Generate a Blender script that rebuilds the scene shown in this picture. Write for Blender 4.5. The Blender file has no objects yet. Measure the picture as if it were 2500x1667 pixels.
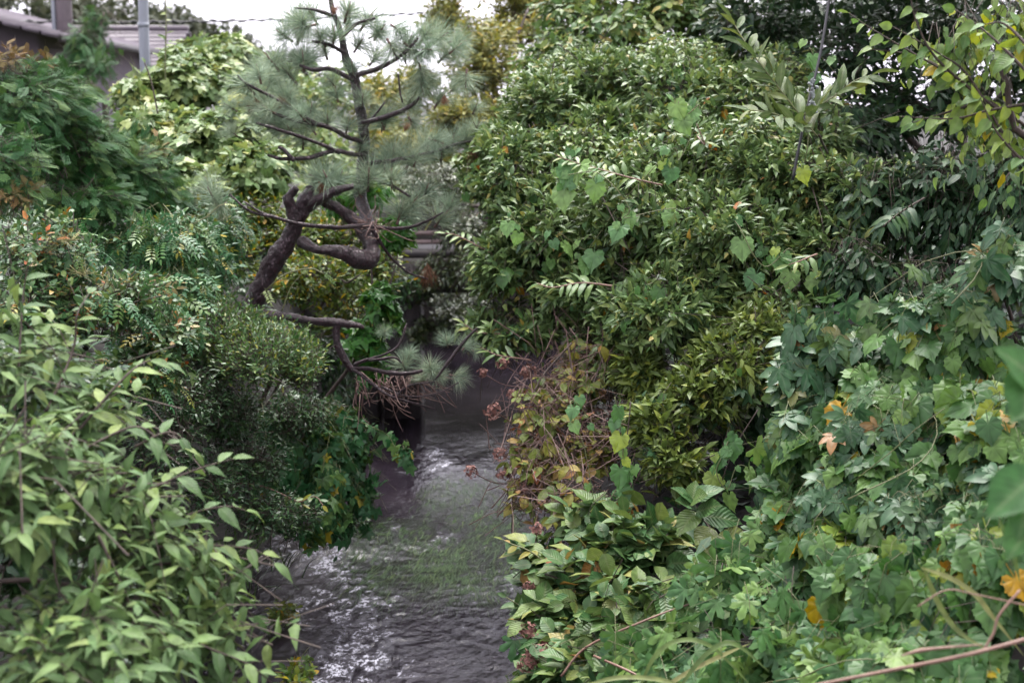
import bpy, math, random
import numpy as np
from mathutils import Matrix, Vector

# ------------------------------------------------------------------ camera, sky, sun, exposure
scene = bpy.context.scene
COL = scene.collection
FPX = 50.0 / 36.0 * 2500.0            # focal length in photograph pixels
PITCH = math.radians(9.5)
EYE = np.array([0.0, 0.0, 3.6])       # eye height above the water
cam_data = bpy.data.cameras.new('camera')
cam_data.sensor_width = 36.0
cam_data.lens = 50.0
cam_data.clip_end = 2000.0
cam_data.clip_start = 0.05
cam_data.dof.use_dof = True
cam_data.dof.focus_distance = 7.8
cam_data.dof.aperture_fstop = 2.3
camera = bpy.data.objects.new('camera', cam_data)
COL.objects.link(camera)
camera.location = EYE
camera.rotation_euler = (math.radians(90) - PITCH, 0, 0)
scene.camera = camera

SUN_EL, SUN_AZ = math.radians(66), math.radians(8)   # azimuth measured from +Y towards +X
world = bpy.data.worlds.new('World')
scene.world = world
world.use_nodes = True
world.cycles.sampling_method = 'NONE'   # the sky is almost even
wn, wl = world.node_tree.nodes, world.node_tree.links
wn.clear()
sky = wn.new('ShaderNodeTexSky')
sky.sky_type = 'NISHITA'
sky.sun_disc = False
sky.sun_elevation = SUN_EL
sky.sun_rotation = SUN_AZ
sky.air_density = 1.0
sky.dust_density = 3.0
hs = wn.new('ShaderNodeHueSaturation')
hs.inputs['Saturation'].default_value = 0.16           # an even, cloud-covered sky
cloud = wn.new('ShaderNodeMix')
cloud.data_type = 'RGBA'
cloud.inputs[0].default_value = 0.62
cloud.inputs[7].default_value = (7.9, 7.5, 8.8, 1)
bg = wn.new('ShaderNodeBackground')
bg.inputs['Strength'].default_value = 0.055
wo = wn.new('ShaderNodeOutputWorld')
wl.new(sky.outputs[0], hs.inputs['Color'])
wl.new(hs.outputs[0], cloud.inputs[6])
wl.new(cloud.outputs[2], bg.inputs[0])
wl.new(bg.outputs[0], wo.inputs[0])

sun_data = bpy.data.lights.new('sun', 'SUN')
sun_data.energy = 1.5
sun_data.angle = math.radians(45)
sun_data.color = (1.0, 0.97, 0.93)
sun = bpy.data.objects.new('sun', sun_data)
COL.objects.link(sun)
sd = Vector((math.sin(SUN_AZ) * math.cos(SUN_EL), math.cos(SUN_AZ) * math.cos(SUN_EL), math.sin(SUN_EL)))
sun.rotation_euler = sd.to_track_quat('Z', 'Y').to_euler()
sun.location = (0, 0, 30)

scene.view_settings.view_transform = 'Standard'
scene.view_settings.look = 'None'
scene.view_settings.gamma = 1.0
scene.view_settings.exposure = 2.88
scene.render.engine = 'CYCLES'
scene.cycles.use_denoising = True
scene.cycles.max_bounces = 4
scene.cycles.diffuse_bounces = 2
scene.cycles.glossy_bounces = 2
scene.cycles.transmission_bounces = 2
scene.cycles.transparent_max_bounces = 4
scene.cycles.adaptive_threshold = 0.02
scene.cycles.volume_bounces = 0
scene.cycles.caustics_reflective = False
scene.cycles.caustics_refractive = False

# ------------------------------------------------------------------ helpers
rng = np.random.default_rng(7)
random.seed(7)
_F = np.array([0, math.cos(PITCH), -math.sin(PITCH)])
_U = np.array([0, math.sin(PITCH), math.cos(PITCH)])
_R = np.array([1.0, 0, 0])
UP = np.array([0, 0, 1.0])


def at(px, py, d):
    """world point seen at photograph pixel (px, py) at depth d metres"""
    return EYE + d * (_F + (px - 1250) / FPX * _R + (833.5 - py) / FPX * _U)


def on_water(px, py, z=0.0):
    r = _F + (px - 1250) / FPX * _R + (833.5 - py) / FPX * _U
    return EYE + r * ((z - EYE[2]) / r[2])


def to_px(P):
    P = np.asarray(P) - EYE
    d = P @ _F
    d = np.where(np.abs(d) < 1e-6, 1e-6, d)
    return 1250 + FPX * (P @ _R) / d, 833.5 - FPX * (P @ _U) / d, d


def nrm(v):
    return v / np.maximum(np.linalg.norm(v, axis=-1, keepdims=True), 1e-9)


def _hash(i, j, k):
    n = (i * 374761393 + j * 668265263 + k * 2147483647 + 1013904223) & 0xffffffff
    n = ((n ^ (n >> 13)) * 1274126177) & 0xffffffff
    return ((n ^ (n >> 16)) & 0xffff) / 65535.0


def noise3(P):
    P = np.atleast_2d(P)
    I = np.floor(P).astype(np.int64)
    f = P - I
    f = f * f * (3 - 2 * f)
    r = 0
    for a in (0, 1):
        for b in (0, 1):
            for c in (0, 1):
                w = (f[:, 0] if a else 1 - f[:, 0]) * (f[:, 1] if b else 1 - f[:, 1]) * (f[:, 2] if c else 1 - f[:, 2])
                r = r + w * _hash(I[:, 0] + a, I[:, 1] + b, I[:, 2] + c)
    return r


def fbm(P, o=4):
    s, a, t = 0, 0.5, 0
    P = np.asarray(P, float)
    for _ in range(o):
        s = s + a * noise3(P)
        t += a
        P = P * 2.03 + 17.3
        a *= 0.5
    return s / t


def mesh_from(name, V, T, uv=None, attrs=None, smooth=True):
    V = np.ascontiguousarray(V, dtype=np.float32)
    T = np.ascontiguousarray(T, dtype=np.int32)
    me = bpy.data.meshes.new(name)
    me.vertices.add(len(V))
    me.vertices.foreach_set('co', V.ravel())
    me.loops.add(T.size)
    me.loops.foreach_set('vertex_index', T.ravel())
    me.polygons.add(len(T))
    me.polygons.foreach_set('loop_start', np.arange(0, T.size, 3, dtype=np.int32))
    if smooth:
        me.polygons.foreach_set('use_smooth', np.ones(len(T), dtype=bool))
    if uv is not None:
        l = me.uv_layers.new(name='UVMap')
        l.data.foreach_set('uv', np.ascontiguousarray(uv[T.ravel()], dtype=np.float32).ravel())
    for k, v in (attrs or {}).items():
        a = me.attributes.new(k, 'FLOAT', 'POINT')
        a.data.foreach_set('value', np.ascontiguousarray(v, dtype=np.float32))
    me.update()
    me.validate(verbose=False)
    return me


def link(name, data, parent=None, mat=None, origin=None):
    o = bpy.data.objects.new(name, data)
    COL.objects.link(o)
    if parent is not None:
        o.parent = parent
    if origin is not None:
        o.location = origin
    if mat is not None and data is not None and not data.materials:
        data.materials.append(mat)
    return o


def tag(o, label=None, cat=None, group=None, kind=None):
    if label:
        o['label'] = label
    if cat:
        o['category'] = cat
    if group:
        o['group'] = group
    if kind:
        o['kind'] = kind
    return o


def empty(name, loc, label=None, cat=None, group=None):
    o = bpy.data.objects.new(name, None)
    COL.objects.link(o)
    o.location = loc
    o.empty_display_size = 0.1
    return tag(o, label, cat, group)


class Geo:
    """collects triangles of one part"""
    def __init__(s):
        s.V, s.T, s.n = [], [], 0

    def add(s, V, T):
        s.V.append(np.asarray(V, float))
        s.T.append(np.asarray(T, int) + s.n)
        s.n += len(V)

    def box(s, lo, hi, M=None):
        x0, y0, z0 = lo
        x1, y1, z1 = hi
        V = np.array([(x, y, z) for x in (x0, x1) for y in (y0, y1) for z in (z0, z1)], float)
        if M is not None:
            V = V @ M.T
        Q = [(0, 1, 3, 2), (4, 6, 7, 5), (0, 4, 5, 1), (2, 3, 7, 6), (0, 2, 6, 4), (1, 5, 7, 3)]
        T = [t for q in Q for t in ((q[0], q[1], q[2]), (q[0], q[2], q[3]))]
        s.add(V, T)
        return s

    def tube(s, P, r, n=6, cap=True):
        P = np.asarray(P, float)
        r = np.broadcast_to(np.asarray(r, float), (len(P),))
        t = nrm(np.gradient(P, axis=0))
        ref = np.array([0.3, 0.2, 1.0]) if abs(t[0] @ nrm(np.array([0.3, 0.2, 1.0]))) < 0.9 else np.array([1.0, 0, 0])
        a = nrm(np.cross(t, ref))
        b = np.cross(t, a)
        th = np.arange(n) * 2 * math.pi / n
        V = P[:, None] + r[:, None, None] * (np.cos(th)[None, :, None] * a[:, None] + np.sin(th)[None, :, None] * b[:, None])
        V = V.reshape(-1, 3)
        T = []
        for i in range(len(P) - 1):
            for j in range(n):
                k = (j + 1) % n
                T += [(i * n + j, i * n + k, (i + 1) * n + k), (i * n + j, (i + 1) * n + k, (i + 1) * n + j)]
        if cap:
            V = np.vstack([V, P[0], P[-1]])
            for j in range(n):
                k = (j + 1) % n
                T += [(len(V) - 2, k, j), (len(V) - 1, (len(P) - 1) * n + j, (len(P) - 1) * n + k)]
        s.add(V, T)
        return s

    def build(s, name, mat, parent=None, base=None, smooth=True, kind=None):
        V = np.vstack(s.V)
        if base is not None:
            V = V - np.asarray(base)
        me = mesh_from(name, V, np.vstack(s.T), smooth=smooth)
        o = link(name, me, parent, mat)
        if kind:
            o['kind'] = kind
        return o


def spline(P, n=8):
    """Catmull-Rom through control rows (any number of columns)"""
    P = np.asarray(P, float)
    Q = np.vstack([2 * P[0] - P[1], P, 2 * P[-1] - P[-2]])
    out = []
    t = np.linspace(0, 1, n, endpoint=False)[:, None]
    for i in range(1, len(Q) - 2):
        a, b, c, d = Q[i - 1], Q[i], Q[i + 1], Q[i + 2]
        out.append(0.5 * (2 * b + (c - a) * t + (2 * a - 5 * b + 4 * c - d) * t * t + (3 * b - a - 3 * c + d) * t ** 3))
    out.append(P[-1:])
    return np.vstack(out)


# ------------------------------------------------------------------ materials
def new_mat(name):
    m = bpy.data.materials.new(name)
    m.use_nodes = True
    nt = m.node_tree
    p = nt.nodes['Principled BSDF']
    return m, nt, p


def ramp(nt, stops):
    r = nt.nodes.new('ShaderNodeValToRGB')
    e = r.color_ramp.elements
    while len(e) > 1:
        e.remove(e[-1])
    for i, (pos, c) in enumerate(stops):
        k = e[0] if i == 0 else e.new(pos)
        k.position = pos
        k.color = (*c, 1)
    return r


def math_node(nt, op, a, b=None):
    n = nt.nodes.new('ShaderNodeMath')
    n.operation = op
    for i, v in enumerate((a, b)):
        if v is None:
            continue
        if isinstance(v, (int, float)):
            n.inputs[i].default_value = v
        else:
            nt.links.new(v, n.inputs[i])
    return n.outputs[0]


def mix_col(nt, fac, a, b):
    n = nt.nodes.new('ShaderNodeMix')
    n.data_type = 'RGBA'
    for i, v in ((0, fac), (6, a), (7, b)):
        if isinstance(v, (int, float)):
            n.inputs[i].default_value = v
        elif isinstance(v, tuple):
            n.inputs[i].default_value = (*v, 1)
        else:
            nt.links.new(v, n.inputs[i])
    return n.outputs[2]


def leaf_mat(name, stops, rough=0.42, transl=0.28, vein=0.25, veincol=(0.3, 0.38, 0.16), side=0.0, spec=0.22, under=0.2, gain=1.0):
    m, nt, p = new_mat(name)
    L = nt.links
    at_ = nt.nodes.new('ShaderNodeAttribute')
    at_.attribute_name = 'rnd'
    oi = nt.nodes.new('ShaderNodeObjectInfo')
    s = math_node(nt, 'FRACT', math_node(nt, 'ADD', at_.outputs['Fac'], oi.outputs['Random']))
    r = ramp(nt, stops)
    L.new(s, r.inputs[0])
    # blotches on the leaf surface
    tc = nt.nodes.new('ShaderNodeNewGeometry')
    no = nt.nodes.new('ShaderNodeTexNoise')
    no.inputs['Scale'].default_value = 38
    no.inputs['Detail'].default_value = 0
    L.new(tc.outputs['Position'], no.inputs['Vector'])
    hv = nt.nodes.new('ShaderNodeHueSaturation')
    hv.inputs['Saturation'].default_value = 1.12
    L.new(r.outputs[0], hv.inputs['Color'])
    L.new(math_node(nt, 'ADD', math_node(nt, 'MULTIPLY', no.outputs[0], 0.44 * gain), 0.33 * gain), hv.inputs['Value'])
    col = hv.outputs[0]
    va = nt.nodes.new('ShaderNodeAttribute')
    va.attribute_name = 'vein'
    vf = math_node(nt, 'MULTIPLY', math_node(nt, 'POWER', va.outputs['Fac'], 9.0), vein)
    if side > 0:
        uv = nt.nodes.new('ShaderNodeUVMap')
        sp = nt.nodes.new('ShaderNodeSeparateXYZ')
        L.new(uv.outputs[0], sp.inputs[0])
        ax = math_node(nt, 'ABSOLUTE', math_node(nt, 'SUBTRACT', sp.outputs[0], 0.5))
        ph = math_node(nt, 'SUBTRACT', math_node(nt, 'MULTIPLY', sp.outputs[1], 58.0), math_node(nt, 'MULTIPLY', ax, 30.0))
        sv = math_node(nt, 'SINE', ph)
        bp = nt.nodes.new('ShaderNodeBump')
        bp.inputs['Strength'].default_value = side
        bp.inputs['Distance'].default_value = 0.004
        L.new(sv, bp.inputs['Height'])
        L.new(bp.outputs[0], p.inputs['Normal'])
        vf = math_node(nt, 'ADD', vf, math_node(nt, 'MULTIPLY', math_node(nt, 'POWER', math_node(nt, 'MAXIMUM', math_node(nt, 'MULTIPLY', sv, -1.0), 0.0), 5.0), 0.06))
    col = mix_col(nt, vf, col, tuple(c * 0.6 for c in veincol))
    col = mix_col(nt, math_node(nt, 'MULTIPLY', tc.outputs['Backfacing'], under), col, (0.09, 0.12, 0.065))
    L.new(col, p.inputs['Base Color'])
    p.inputs['Roughness'].default_value = rough
    p.inputs['Specular IOR Level'].default_value = spec
    tr = nt.nodes.new('ShaderNodeBsdfTranslucent')
    tcx = nt.nodes.new('ShaderNodeHueSaturation')
    tcx.inputs['Hue'].default_value = 0.485
    tcx.inputs['Saturation'].default_value = 1.15
    tcx.inputs['Value'].default_value = 1.35
    L.new(col, tcx.inputs['Color'])
    L.new(tcx.outputs[0], tr.inputs['Color'])
    mx = nt.nodes.new('ShaderNodeMixShader')
    mx.inputs[0].default_value = transl * 0.75
    L.new(p.outputs[0], mx.inputs[1])
    L.new(tr.outputs[0], mx.inputs[2])
    out = nt.nodes['Material Output']
    L.new(mx.outputs[0], out.inputs['Surface'])
    return m


def bark_mat(name, c1, c2, scale=30, rough=0.75, bump=0.6, stretch=(1, 1, 0.35)):
    m, nt, p = new_mat(name)
    L = nt.links
    tc = nt.nodes.new('ShaderNodeTexCoord')
    mp = nt.nodes.new('ShaderNodeMapping')
    mp.inputs['Scale'].default_value = stretch
    L.new(tc.outputs['Object'], mp.inputs[0])
    no = nt.nodes.new('ShaderNodeTexNoise')
    no.inputs['Scale'].default_value = scale
    no.inputs['Detail'].default_value = 6
    no.inputs['Roughness'].default_value = 0.7
    L.new(mp.outputs[0], no.inputs['Vector'])
    r = ramp(nt, [(0.3, tuple(c * 0.6 for c in c1)), (0.7, tuple(c * 0.6 for c in c2))])
    L.new(no.outputs[0], r.inputs[0])
    L.new(r.outputs[0], p.inputs['Base Color'])
    b = nt.nodes.new('ShaderNodeBump')
    b.inputs['Strength'].default_value = bump
    b.inputs['Distance'].default_value = 0.02
    L.new(no.outputs[0], b.inputs['Height'])
    L.new(b.outputs[0], p.inputs['Normal'])
    p.inputs['Roughness'].default_value = rough
    return m


M = {}
M['pine_bark'] = bark_mat('pine_bark', (0.012, 0.007, 0.009), (0.15, 0.085, 0.095), 46, 0.42, 1.0, (1, 1, 0.8))
M['twig_red'] = bark_mat('twig_red', (0.10, 0.045, 0.04), (0.26, 0.16, 0.13), 40, 0.7, 0.3)
M['twig_brown'] = bark_mat('twig_brown', (0.035, 0.024, 0.018), (0.11, 0.075, 0.055), 40, 0.8, 0.4)
M['twig_green'] = bark_mat('twig_green', (0.10, 0.12, 0.04), (0.22, 0.22, 0.09), 40, 0.6, 0.2)
M['cane'] = bark_mat('cane', (0.2, 0.105, 0.075), (0.34, 0.2, 0.14), 30, 0.5, 0.3)
M['soil'] = bark_mat('soil', (0.006, 0.005, 0.0045), (0.022, 0.017, 0.013), 6, 0.95, 0.8, (1, 1, 1))
M['concrete'] = bark_mat('concrete', (0.13, 0.12, 0.125), (0.24, 0.225, 0.23), 9, 0.8, 0.25, (1, 1, 0.5))
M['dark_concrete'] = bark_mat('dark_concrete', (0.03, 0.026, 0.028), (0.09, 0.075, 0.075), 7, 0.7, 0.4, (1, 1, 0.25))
M['rail'] = bark_mat('rail', (0.30, 0.2, 0.19), (0.5, 0.38, 0.36), 20, 0.45, 0.1)
M['steel_pole'] = bark_mat('steel_pole', (0.30, 0.33, 0.37), (0.36, 0.39, 0.43), 4, 0.4, 0.03)
M['utility_pole'] = bark_mat('utility_pole', (0.16, 0.13, 0.14), (0.24, 0.2, 0.21), 8, 0.8, 0.1)
M['house_wall'] = bark_mat('house_wall', (0.16, 0.125, 0.165), (0.19, 0.155, 0.195), 3, 0.85, 0.03)
M['house_dark'] = bark_mat('house_dark', (0.035, 0.03, 0.035), (0.07, 0.06, 0.065), 5, 0.6, 0.05)
M['roof_tile'] = bark_mat('roof_tile', (0.10, 0.08, 0.10), (0.16, 0.13, 0.155), 6, 0.55, 0.1)
M['cable'] = bark_mat('cable', (0.02, 0.02, 0.022), (0.04, 0.04, 0.045), 10, 0.5, 0.05)
M['dry_flower'] = bark_mat('dry_flower', (0.13, 0.05, 0.04), (0.36, 0.17, 0.13), 60, 0.85, 0.3)
M['dry_pale'] = bark_mat('dry_pale', (0.45, 0.28, 0.24), (0.62, 0.46, 0.42), 60, 0.85, 0.2)
M['cut_wood'] = bark_mat('cut_wood', (0.03, 0.025, 0.03), (0.08, 0.065, 0.07), 30, 0.8, 0.3)
M['lichen'] = bark_mat('lichen', (0.3, 0.34, 0.33), (0.5, 0.54, 0.52), 60, 0.95, 0.9)
M['panicle'] = bark_mat('panicle', (0.36, 0.34, 0.13), (0.5, 0.46, 0.22), 60, 0.9, 0.2)

def pine_bark():
    m, nt, p = new_mat('pine_bark')
    L = nt.links
    tc = nt.nodes.new('ShaderNodeTexCoord')
    mp = nt.nodes.new('ShaderNodeMapping')
    mp.inputs['Scale'].default_value = (1, 1, 0.6)
    L.new(tc.outputs['Object'], mp.inputs[0])
    no = nt.nodes.new('ShaderNodeTexNoise')
    no.inputs['Scale'].default_value = 20
    no.inputs['Detail'].default_value = 6
    no.inputs['Roughness'].default_value = 0.7
    L.new(mp.outputs[0], no.inputs['Vector'])
    av = nt.nodes.new('ShaderNodeVectorMath')
    av.operation = 'MULTIPLY_ADD'
    av.inputs[1].default_value = (0.05, 0.05, 0.05)
    L.new(no.outputs['Color'], av.inputs[0])
    L.new(mp.outputs[0], av.inputs[2])
    vo = nt.nodes.new('ShaderNodeTexVoronoi')
    vo.feature = 'DISTANCE_TO_EDGE'
    vo.inputs['Scale'].default_value = 58
    L.new(av.outputs[0], vo.inputs['Vector'])
    fis = ramp(nt, [(0.0, (0, 0, 0)), (0.16, (1, 1, 1))])
    L.new(vo.outputs['Distance'], fis.inputs[0])
    cr = ramp(nt, [(0.3, (0.015, 0.006, 0.008)), (0.55, (0.034, 0.013, 0.017)), (0.78, (0.11, 0.07, 0.085))])
    L.new(no.outputs[0], cr.inputs[0])
    L.new(mix_col(nt, fis.outputs[0], (0.018, 0.011, 0.012), cr.outputs[0]), p.inputs['Base Color'])
    b = nt.nodes.new('ShaderNodeBump')
    b.inputs['Strength'].default_value = 1.0
    b.inputs['Distance'].default_value = 0.012
    L.new(math_node(nt, 'ADD', fis.outputs[0], math_node(nt, 'MULTIPLY', no.outputs[0], 0.7)), b.inputs['Height'])
    L.new(b.outputs[0], p.inputs['Normal'])
    p.inputs['Roughness'].default_value = 0.38
    return m


M['pine_bark'] = pine_bark()
G = lambda *s: list(s)
M['front'] = leaf_mat('front_leaf', G((0, (0.085, 0.155, 0.06)), (0.4, (0.12, 0.2, 0.08)), (0.85, (0.18, 0.265, 0.10)), (1, (0.26, 0.33, 0.12))), 0.45, 0.3, 0.3, (0.26, 0.34, 0.16), 0.35, gain=1.2)
M['privet'] = leaf_mat('privet_leaf', G((0, (0.04, 0.10, 0.035)), (0.5, (0.075, 0.15, 0.05)), (0.9, (0.14, 0.2, 0.06)), (1, (0.3, 0.3, 0.06))), 0.34, 0.22, 0.15, gain=1.2, spec=0.28)
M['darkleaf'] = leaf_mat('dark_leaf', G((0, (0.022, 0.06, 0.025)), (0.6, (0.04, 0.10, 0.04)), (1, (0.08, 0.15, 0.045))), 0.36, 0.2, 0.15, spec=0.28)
M['bluevine'] = leaf_mat('blue_vine_leaf', G((0, (0.04, 0.12, 0.05)), (0.6, (0.07, 0.17, 0.075)), (0.92, (0.12, 0.2, 0.06)), (1, (0.36, 0.3, 0.06))), 0.36, 0.25, 0.25, gain=1.2, spec=0.2)
M['mixed'] = leaf_mat('mixed_leaf', G((0, (0.04, 0.10, 0.04)), (0.5, (0.07, 0.145, 0.055)), (0.88, (0.13, 0.18, 0.06)), (0.96, (0.32, 0.2, 0.07)), (1, (0.5, 0.16, 0.08))), 0.38, 0.25, 0.2, gain=1.15, spec=0.22)
M['cypress'] = leaf_mat('cypress_spray', G((0, (0.02, 0.075, 0.022)), (0.6, (0.045, 0.125, 0.04)), (1, (0.12, 0.2, 0.06))), 0.6, 0.25, 0.0, gain=1.3)
M['cypress_rust'] = leaf_mat('cypress_rust', G((0, (0.14, 0.13, 0.05)), (1, (0.34, 0.22, 0.1))), 0.7, 0.2, 0.0)
M['palevine'] = leaf_mat('pale_vine_leaf', G((0, (0.11, 0.18, 0.075)), (0.5, (0.16, 0.235, 0.095)), (0.9, (0.25, 0.30, 0.115)), (1, (0.38, 0.38, 0.14))), 0.38, 0.32, 0.35, gain=1.35, spec=0.2)
M['yellowgreen'] = leaf_mat('yellow_green_leaf', G((0, (0.06, 0.12, 0.03)), (0.5, (0.11, 0.17, 0.04)), (0.88, (0.2, 0.23, 0.05)), (0.95, (0.42, 0.33, 0.05)), (1, (0.5, 0.3, 0.06))), 0.38, 0.3, 0.2, gain=1.2)
M['maple'] = leaf_mat('maple_leaf', G((0, (0.055, 0.16, 0.045)), (0.7, (0.085, 0.22, 0.055)), (1, (0.17, 0.28, 0.07))), 0.34, 0.35, 0.4, gain=1.3)
M['backtree'] = leaf_mat('back_tree_leaf', G((0, (0.10, 0.12, 0.045)), (0.6, (0.18, 0.19, 0.06)), (0.9, (0.28, 0.26, 0.07)), (1, (0.4, 0.3, 0.09))), 0.5, 0.3, 0.1, gain=1.5)
M['camellia'] = leaf_mat('camellia_leaf', G((0, (0.035, 0.06, 0.025)), (0.7, (0.06, 0.095, 0.032)), (1, (0.12, 0.14, 0.04))), 0.33, 0.2, 0.15, spec=0.4)
M['hill'] = leaf_mat('hill_leaf', G((0, (0.05, 0.065, 0.045)), (1, (0.10, 0.11, 0.06))), 0.7, 0.2, 0.0)
M['olive'] = leaf_mat('olive_leaf', G((0, (0.07, 0.125, 0.052)), (0.5, (0.115, 0.18, 0.072)), (0.9, (0.185, 0.255, 0.098)), (0.995, (0.25, 0.27, 0.09)), (1, (0.36, 0.13, 0.06))), 0.36, 0.26, 0.22, (0.3, 0.3, 0.13), gain=1.35, spec=0.2)
M['olive_y'] = leaf_mat('yellow_olive_leaf', G((0, (0.10, 0.155, 0.045)), (0.5, (0.155, 0.22, 0.07)), (0.92, (0.25, 0.32, 0.09)), (1, (0.36, 0.38, 0.09))), 0.38, 0.28, 0.22, (0.3, 0.3, 0.13), spec=0.2)
M['topvine'] = leaf_mat('top_vine_leaf', G((0, (0.06, 0.12, 0.045)), (0.5, (0.11, 0.18, 0.06)), (0.9, (0.2, 0.25, 0.08)), (1, (0.42, 0.34, 0.14))), 0.36, 0.3, 0.2, gain=1.5)
M['grape'] = leaf_mat('grape_leaf', G((0, (0.055, 0.13, 0.045)), (0.45, (0.09, 0.19, 0.06)), (0.88, (0.16, 0.28, 0.08)), (0.96, (0.28, 0.34, 0.06)), (0.98, (0.46, 0.3, 0.04)), (1, (0.3, 0.14, 0.05))), 0.42, 0.3, 0.3, (0.22, 0.32, 0.15), gain=0.98, spec=0.24)
M['heart'] = leaf_mat('heart_leaf', G((0, (0.07, 0.15, 0.06)), (0.5, (0.11, 0.21, 0.08)), (0.9, (0.18, 0.28, 0.10)), (1, (0.26, 0.33, 0.09))), 0.4, 0.32, 0.35, (0.26, 0.36, 0.18), gain=1.6, spec=0.3)
M['creeper'] = leaf_mat('creeper_leaf', G((0, (0.055, 0.125, 0.06)), (0.6, (0.09, 0.175, 0.085)), (0.94, (0.15, 0.23, 0.08)), (1, (0.38, 0.2, 0.1))), 0.38, 0.25, 0.3, (0.25, 0.33, 0.2), gain=1.05, spec=0.26)
M['hop'] = leaf_mat('hop_leaf', G((0, (0.07, 0.165, 0.065)), (0.6, (0.11, 0.22, 0.075)), (1, (0.2, 0.31, 0.09))), 0.45, 0.32, 0.35, (0.3, 0.42, 0.2), gain=1.05, spec=0.24)
M['hydrangea'] = leaf_mat('hydrangea_leaf', G((0, (0.055, 0.125, 0.05)), (0.55, (0.09, 0.165, 0.06)), (0.88, (0.16, 0.23, 0.075)), (0.97, (0.28, 0.28, 0.10)), (1, (0.42, 0.22, 0.10))), 0.38, 0.25, 0.4, (0.28, 0.32, 0.15), 0.3, gain=1.1)
M['hydrangea_y'] = leaf_mat('hydrangea_yellow_leaf', G((0, (0.09, 0.14, 0.04)), (0.4, (0.16, 0.2, 0.05)), (0.72, (0.27, 0.26, 0.07)), (0.88, (0.4, 0.28, 0.12)), (1, (0.42, 0.17, 0.11))), 0.4, 0.3, 0.3, (0.34, 0.32, 0.14), 0.4, gain=1.2)
M['overhang'] = leaf_mat('overhang_leaf', G((0, (0.10, 0.19, 0.065)), (0.5, (0.17, 0.25, 0.085)), (0.9, (0.26, 0.34, 0.09)), (0.97, (0.36, 0.38, 0.07)), (1, (0.5, 0.36, 0.05))), 0.4, 0.35, 0.3, (0.3, 0.36, 0.17), 0.25, gain=1.4)
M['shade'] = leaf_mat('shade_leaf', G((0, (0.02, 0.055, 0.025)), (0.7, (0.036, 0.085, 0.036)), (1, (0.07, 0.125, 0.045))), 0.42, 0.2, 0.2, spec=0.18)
M['loquat'] = leaf_mat('long_leaf', G((0, (0.10, 0.17, 0.06)), (0.7, (0.15, 0.22, 0.08)), (1, (0.24, 0.28, 0.09))), 0.4, 0.3, 0.4, (0.32, 0.36, 0.18), 0.4, gain=0.85)
M['big'] = leaf_mat('broad_leaf', G((0, (0.06, 0.16, 0.05)), (1, (0.10, 0.22, 0.07))), 0.4, 0.35, 0.5, (0.25, 0.34, 0.16), 0.1)
M['grass'] = leaf_mat('grass_blade', G((0, (0.09, 0.15, 0.05)), (0.7, (0.16, 0.23, 0.08)), (1, (0.32, 0.32, 0.14))), 0.45, 0.3, 0.0)
M['weed'] = leaf_mat('water_weed', G((0, (0.03, 0.085, 0.02)), (0.7, (0.065, 0.15, 0.035)), (1, (0.15, 0.22, 0.055))), 0.35, 0.2, 0.0, gain=1.05)
M['needle'] = leaf_mat('pine_needle', G((0, (0.17, 0.235, 0.17)), (0.7, (0.26, 0.33, 0.24)), (1, (0.36, 0.40, 0.27))), 0.5, 0.25, 0.0, gain=1.7)
M['needle_dead'] = leaf_mat('dead_needle', G((0, (0.24, 0.12, 0.08)), (1, (0.36, 0.19, 0.13))), 0.7, 0.2, 0.0)

# ------------------------------------------------------------------ leaf shapes: (V, T, uv, vein), length 1 along +Y, normal +Z


def blade(rows, fold=0.18, curl=0.2, twist=0.0, wave=0.0):
    V, uv, ve = [(0, 0, 0)], [(0.5, 0)], [1]
    for i, (v, w) in enumerate(rows):
        zc = -curl * v * v + curl * 0.35 * v
        wv = wave * math.sin(i * 2.4)
        for sgn, uu in ((-1, 0), (0, 0.5), (1, 1)):
            V.append((sgn * w * math.cos(fold), v, zc + abs(sgn) * w * math.sin(fold) + sgn * twist * v * w + sgn * wv * w))
            uv.append((uu, v))
            ve.append(1 - abs(sgn))
    V.append((0, 1, -curl + curl * 0.35))
    uv.append((0.5, 1))
    ve.append(1)
    T = [(0, 2, 1), (0, 3, 2)]
    n = len(rows)
    for i in range(n - 1):
        a, b = 1 + 3 * i, 4 + 3 * i
        T += [(a, a + 1, b + 1), (a, b + 1, b), (a + 1, a + 2, b + 2), (a + 1, b + 2, b + 1)]
    a, e = 1 + 3 * (n - 1), len(V) - 1
    T += [(a, a + 1, e), (a + 1, a + 2, e)]
    return np.array(V, float), np.array(T), np.array(uv, float), np.array(ve, float)


def merge(items):
    V, T, U, E, n = [], [], [], [], 0
    for v, t, u, e in items:
        V.append(v)
        T.append(t + n)
        U.append(u)
        E.append(e)
        n += len(v)
    return np.vstack(V), np.vstack(T), np.vstack(U), np.concatenate(E)


def place(tpl, loc, ang, sc, tilt=0.0):
    v, t, u, e = tpl
    v = v * sc
    ct, st = math.cos(tilt), math.sin(tilt)
    v = v @ np.array([[1, 0, 0], [0, ct, -st], [0, st, ct]]).T
    c, s = math.cos(ang), math.sin(ang)
    v = v @ np.array([[c, s, 0], [-s, c, 0], [0, 0, 1]]).T
    return v + np.array(loc), t, u, e


def petiole(L, w=0.018, sag=0.1):
    V = np.array([(-w, -L, sag), (w, -L, sag), (w, 0, 0), (-w, 0, 0), (0, -L * 0.5, -0.01)], float)
    return V, np.array([(0, 1, 4), (1, 2, 4), (2, 3, 4), (3, 0, 4)]), np.full((5, 2), 0.5), np.full(5, 0.9)


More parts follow.
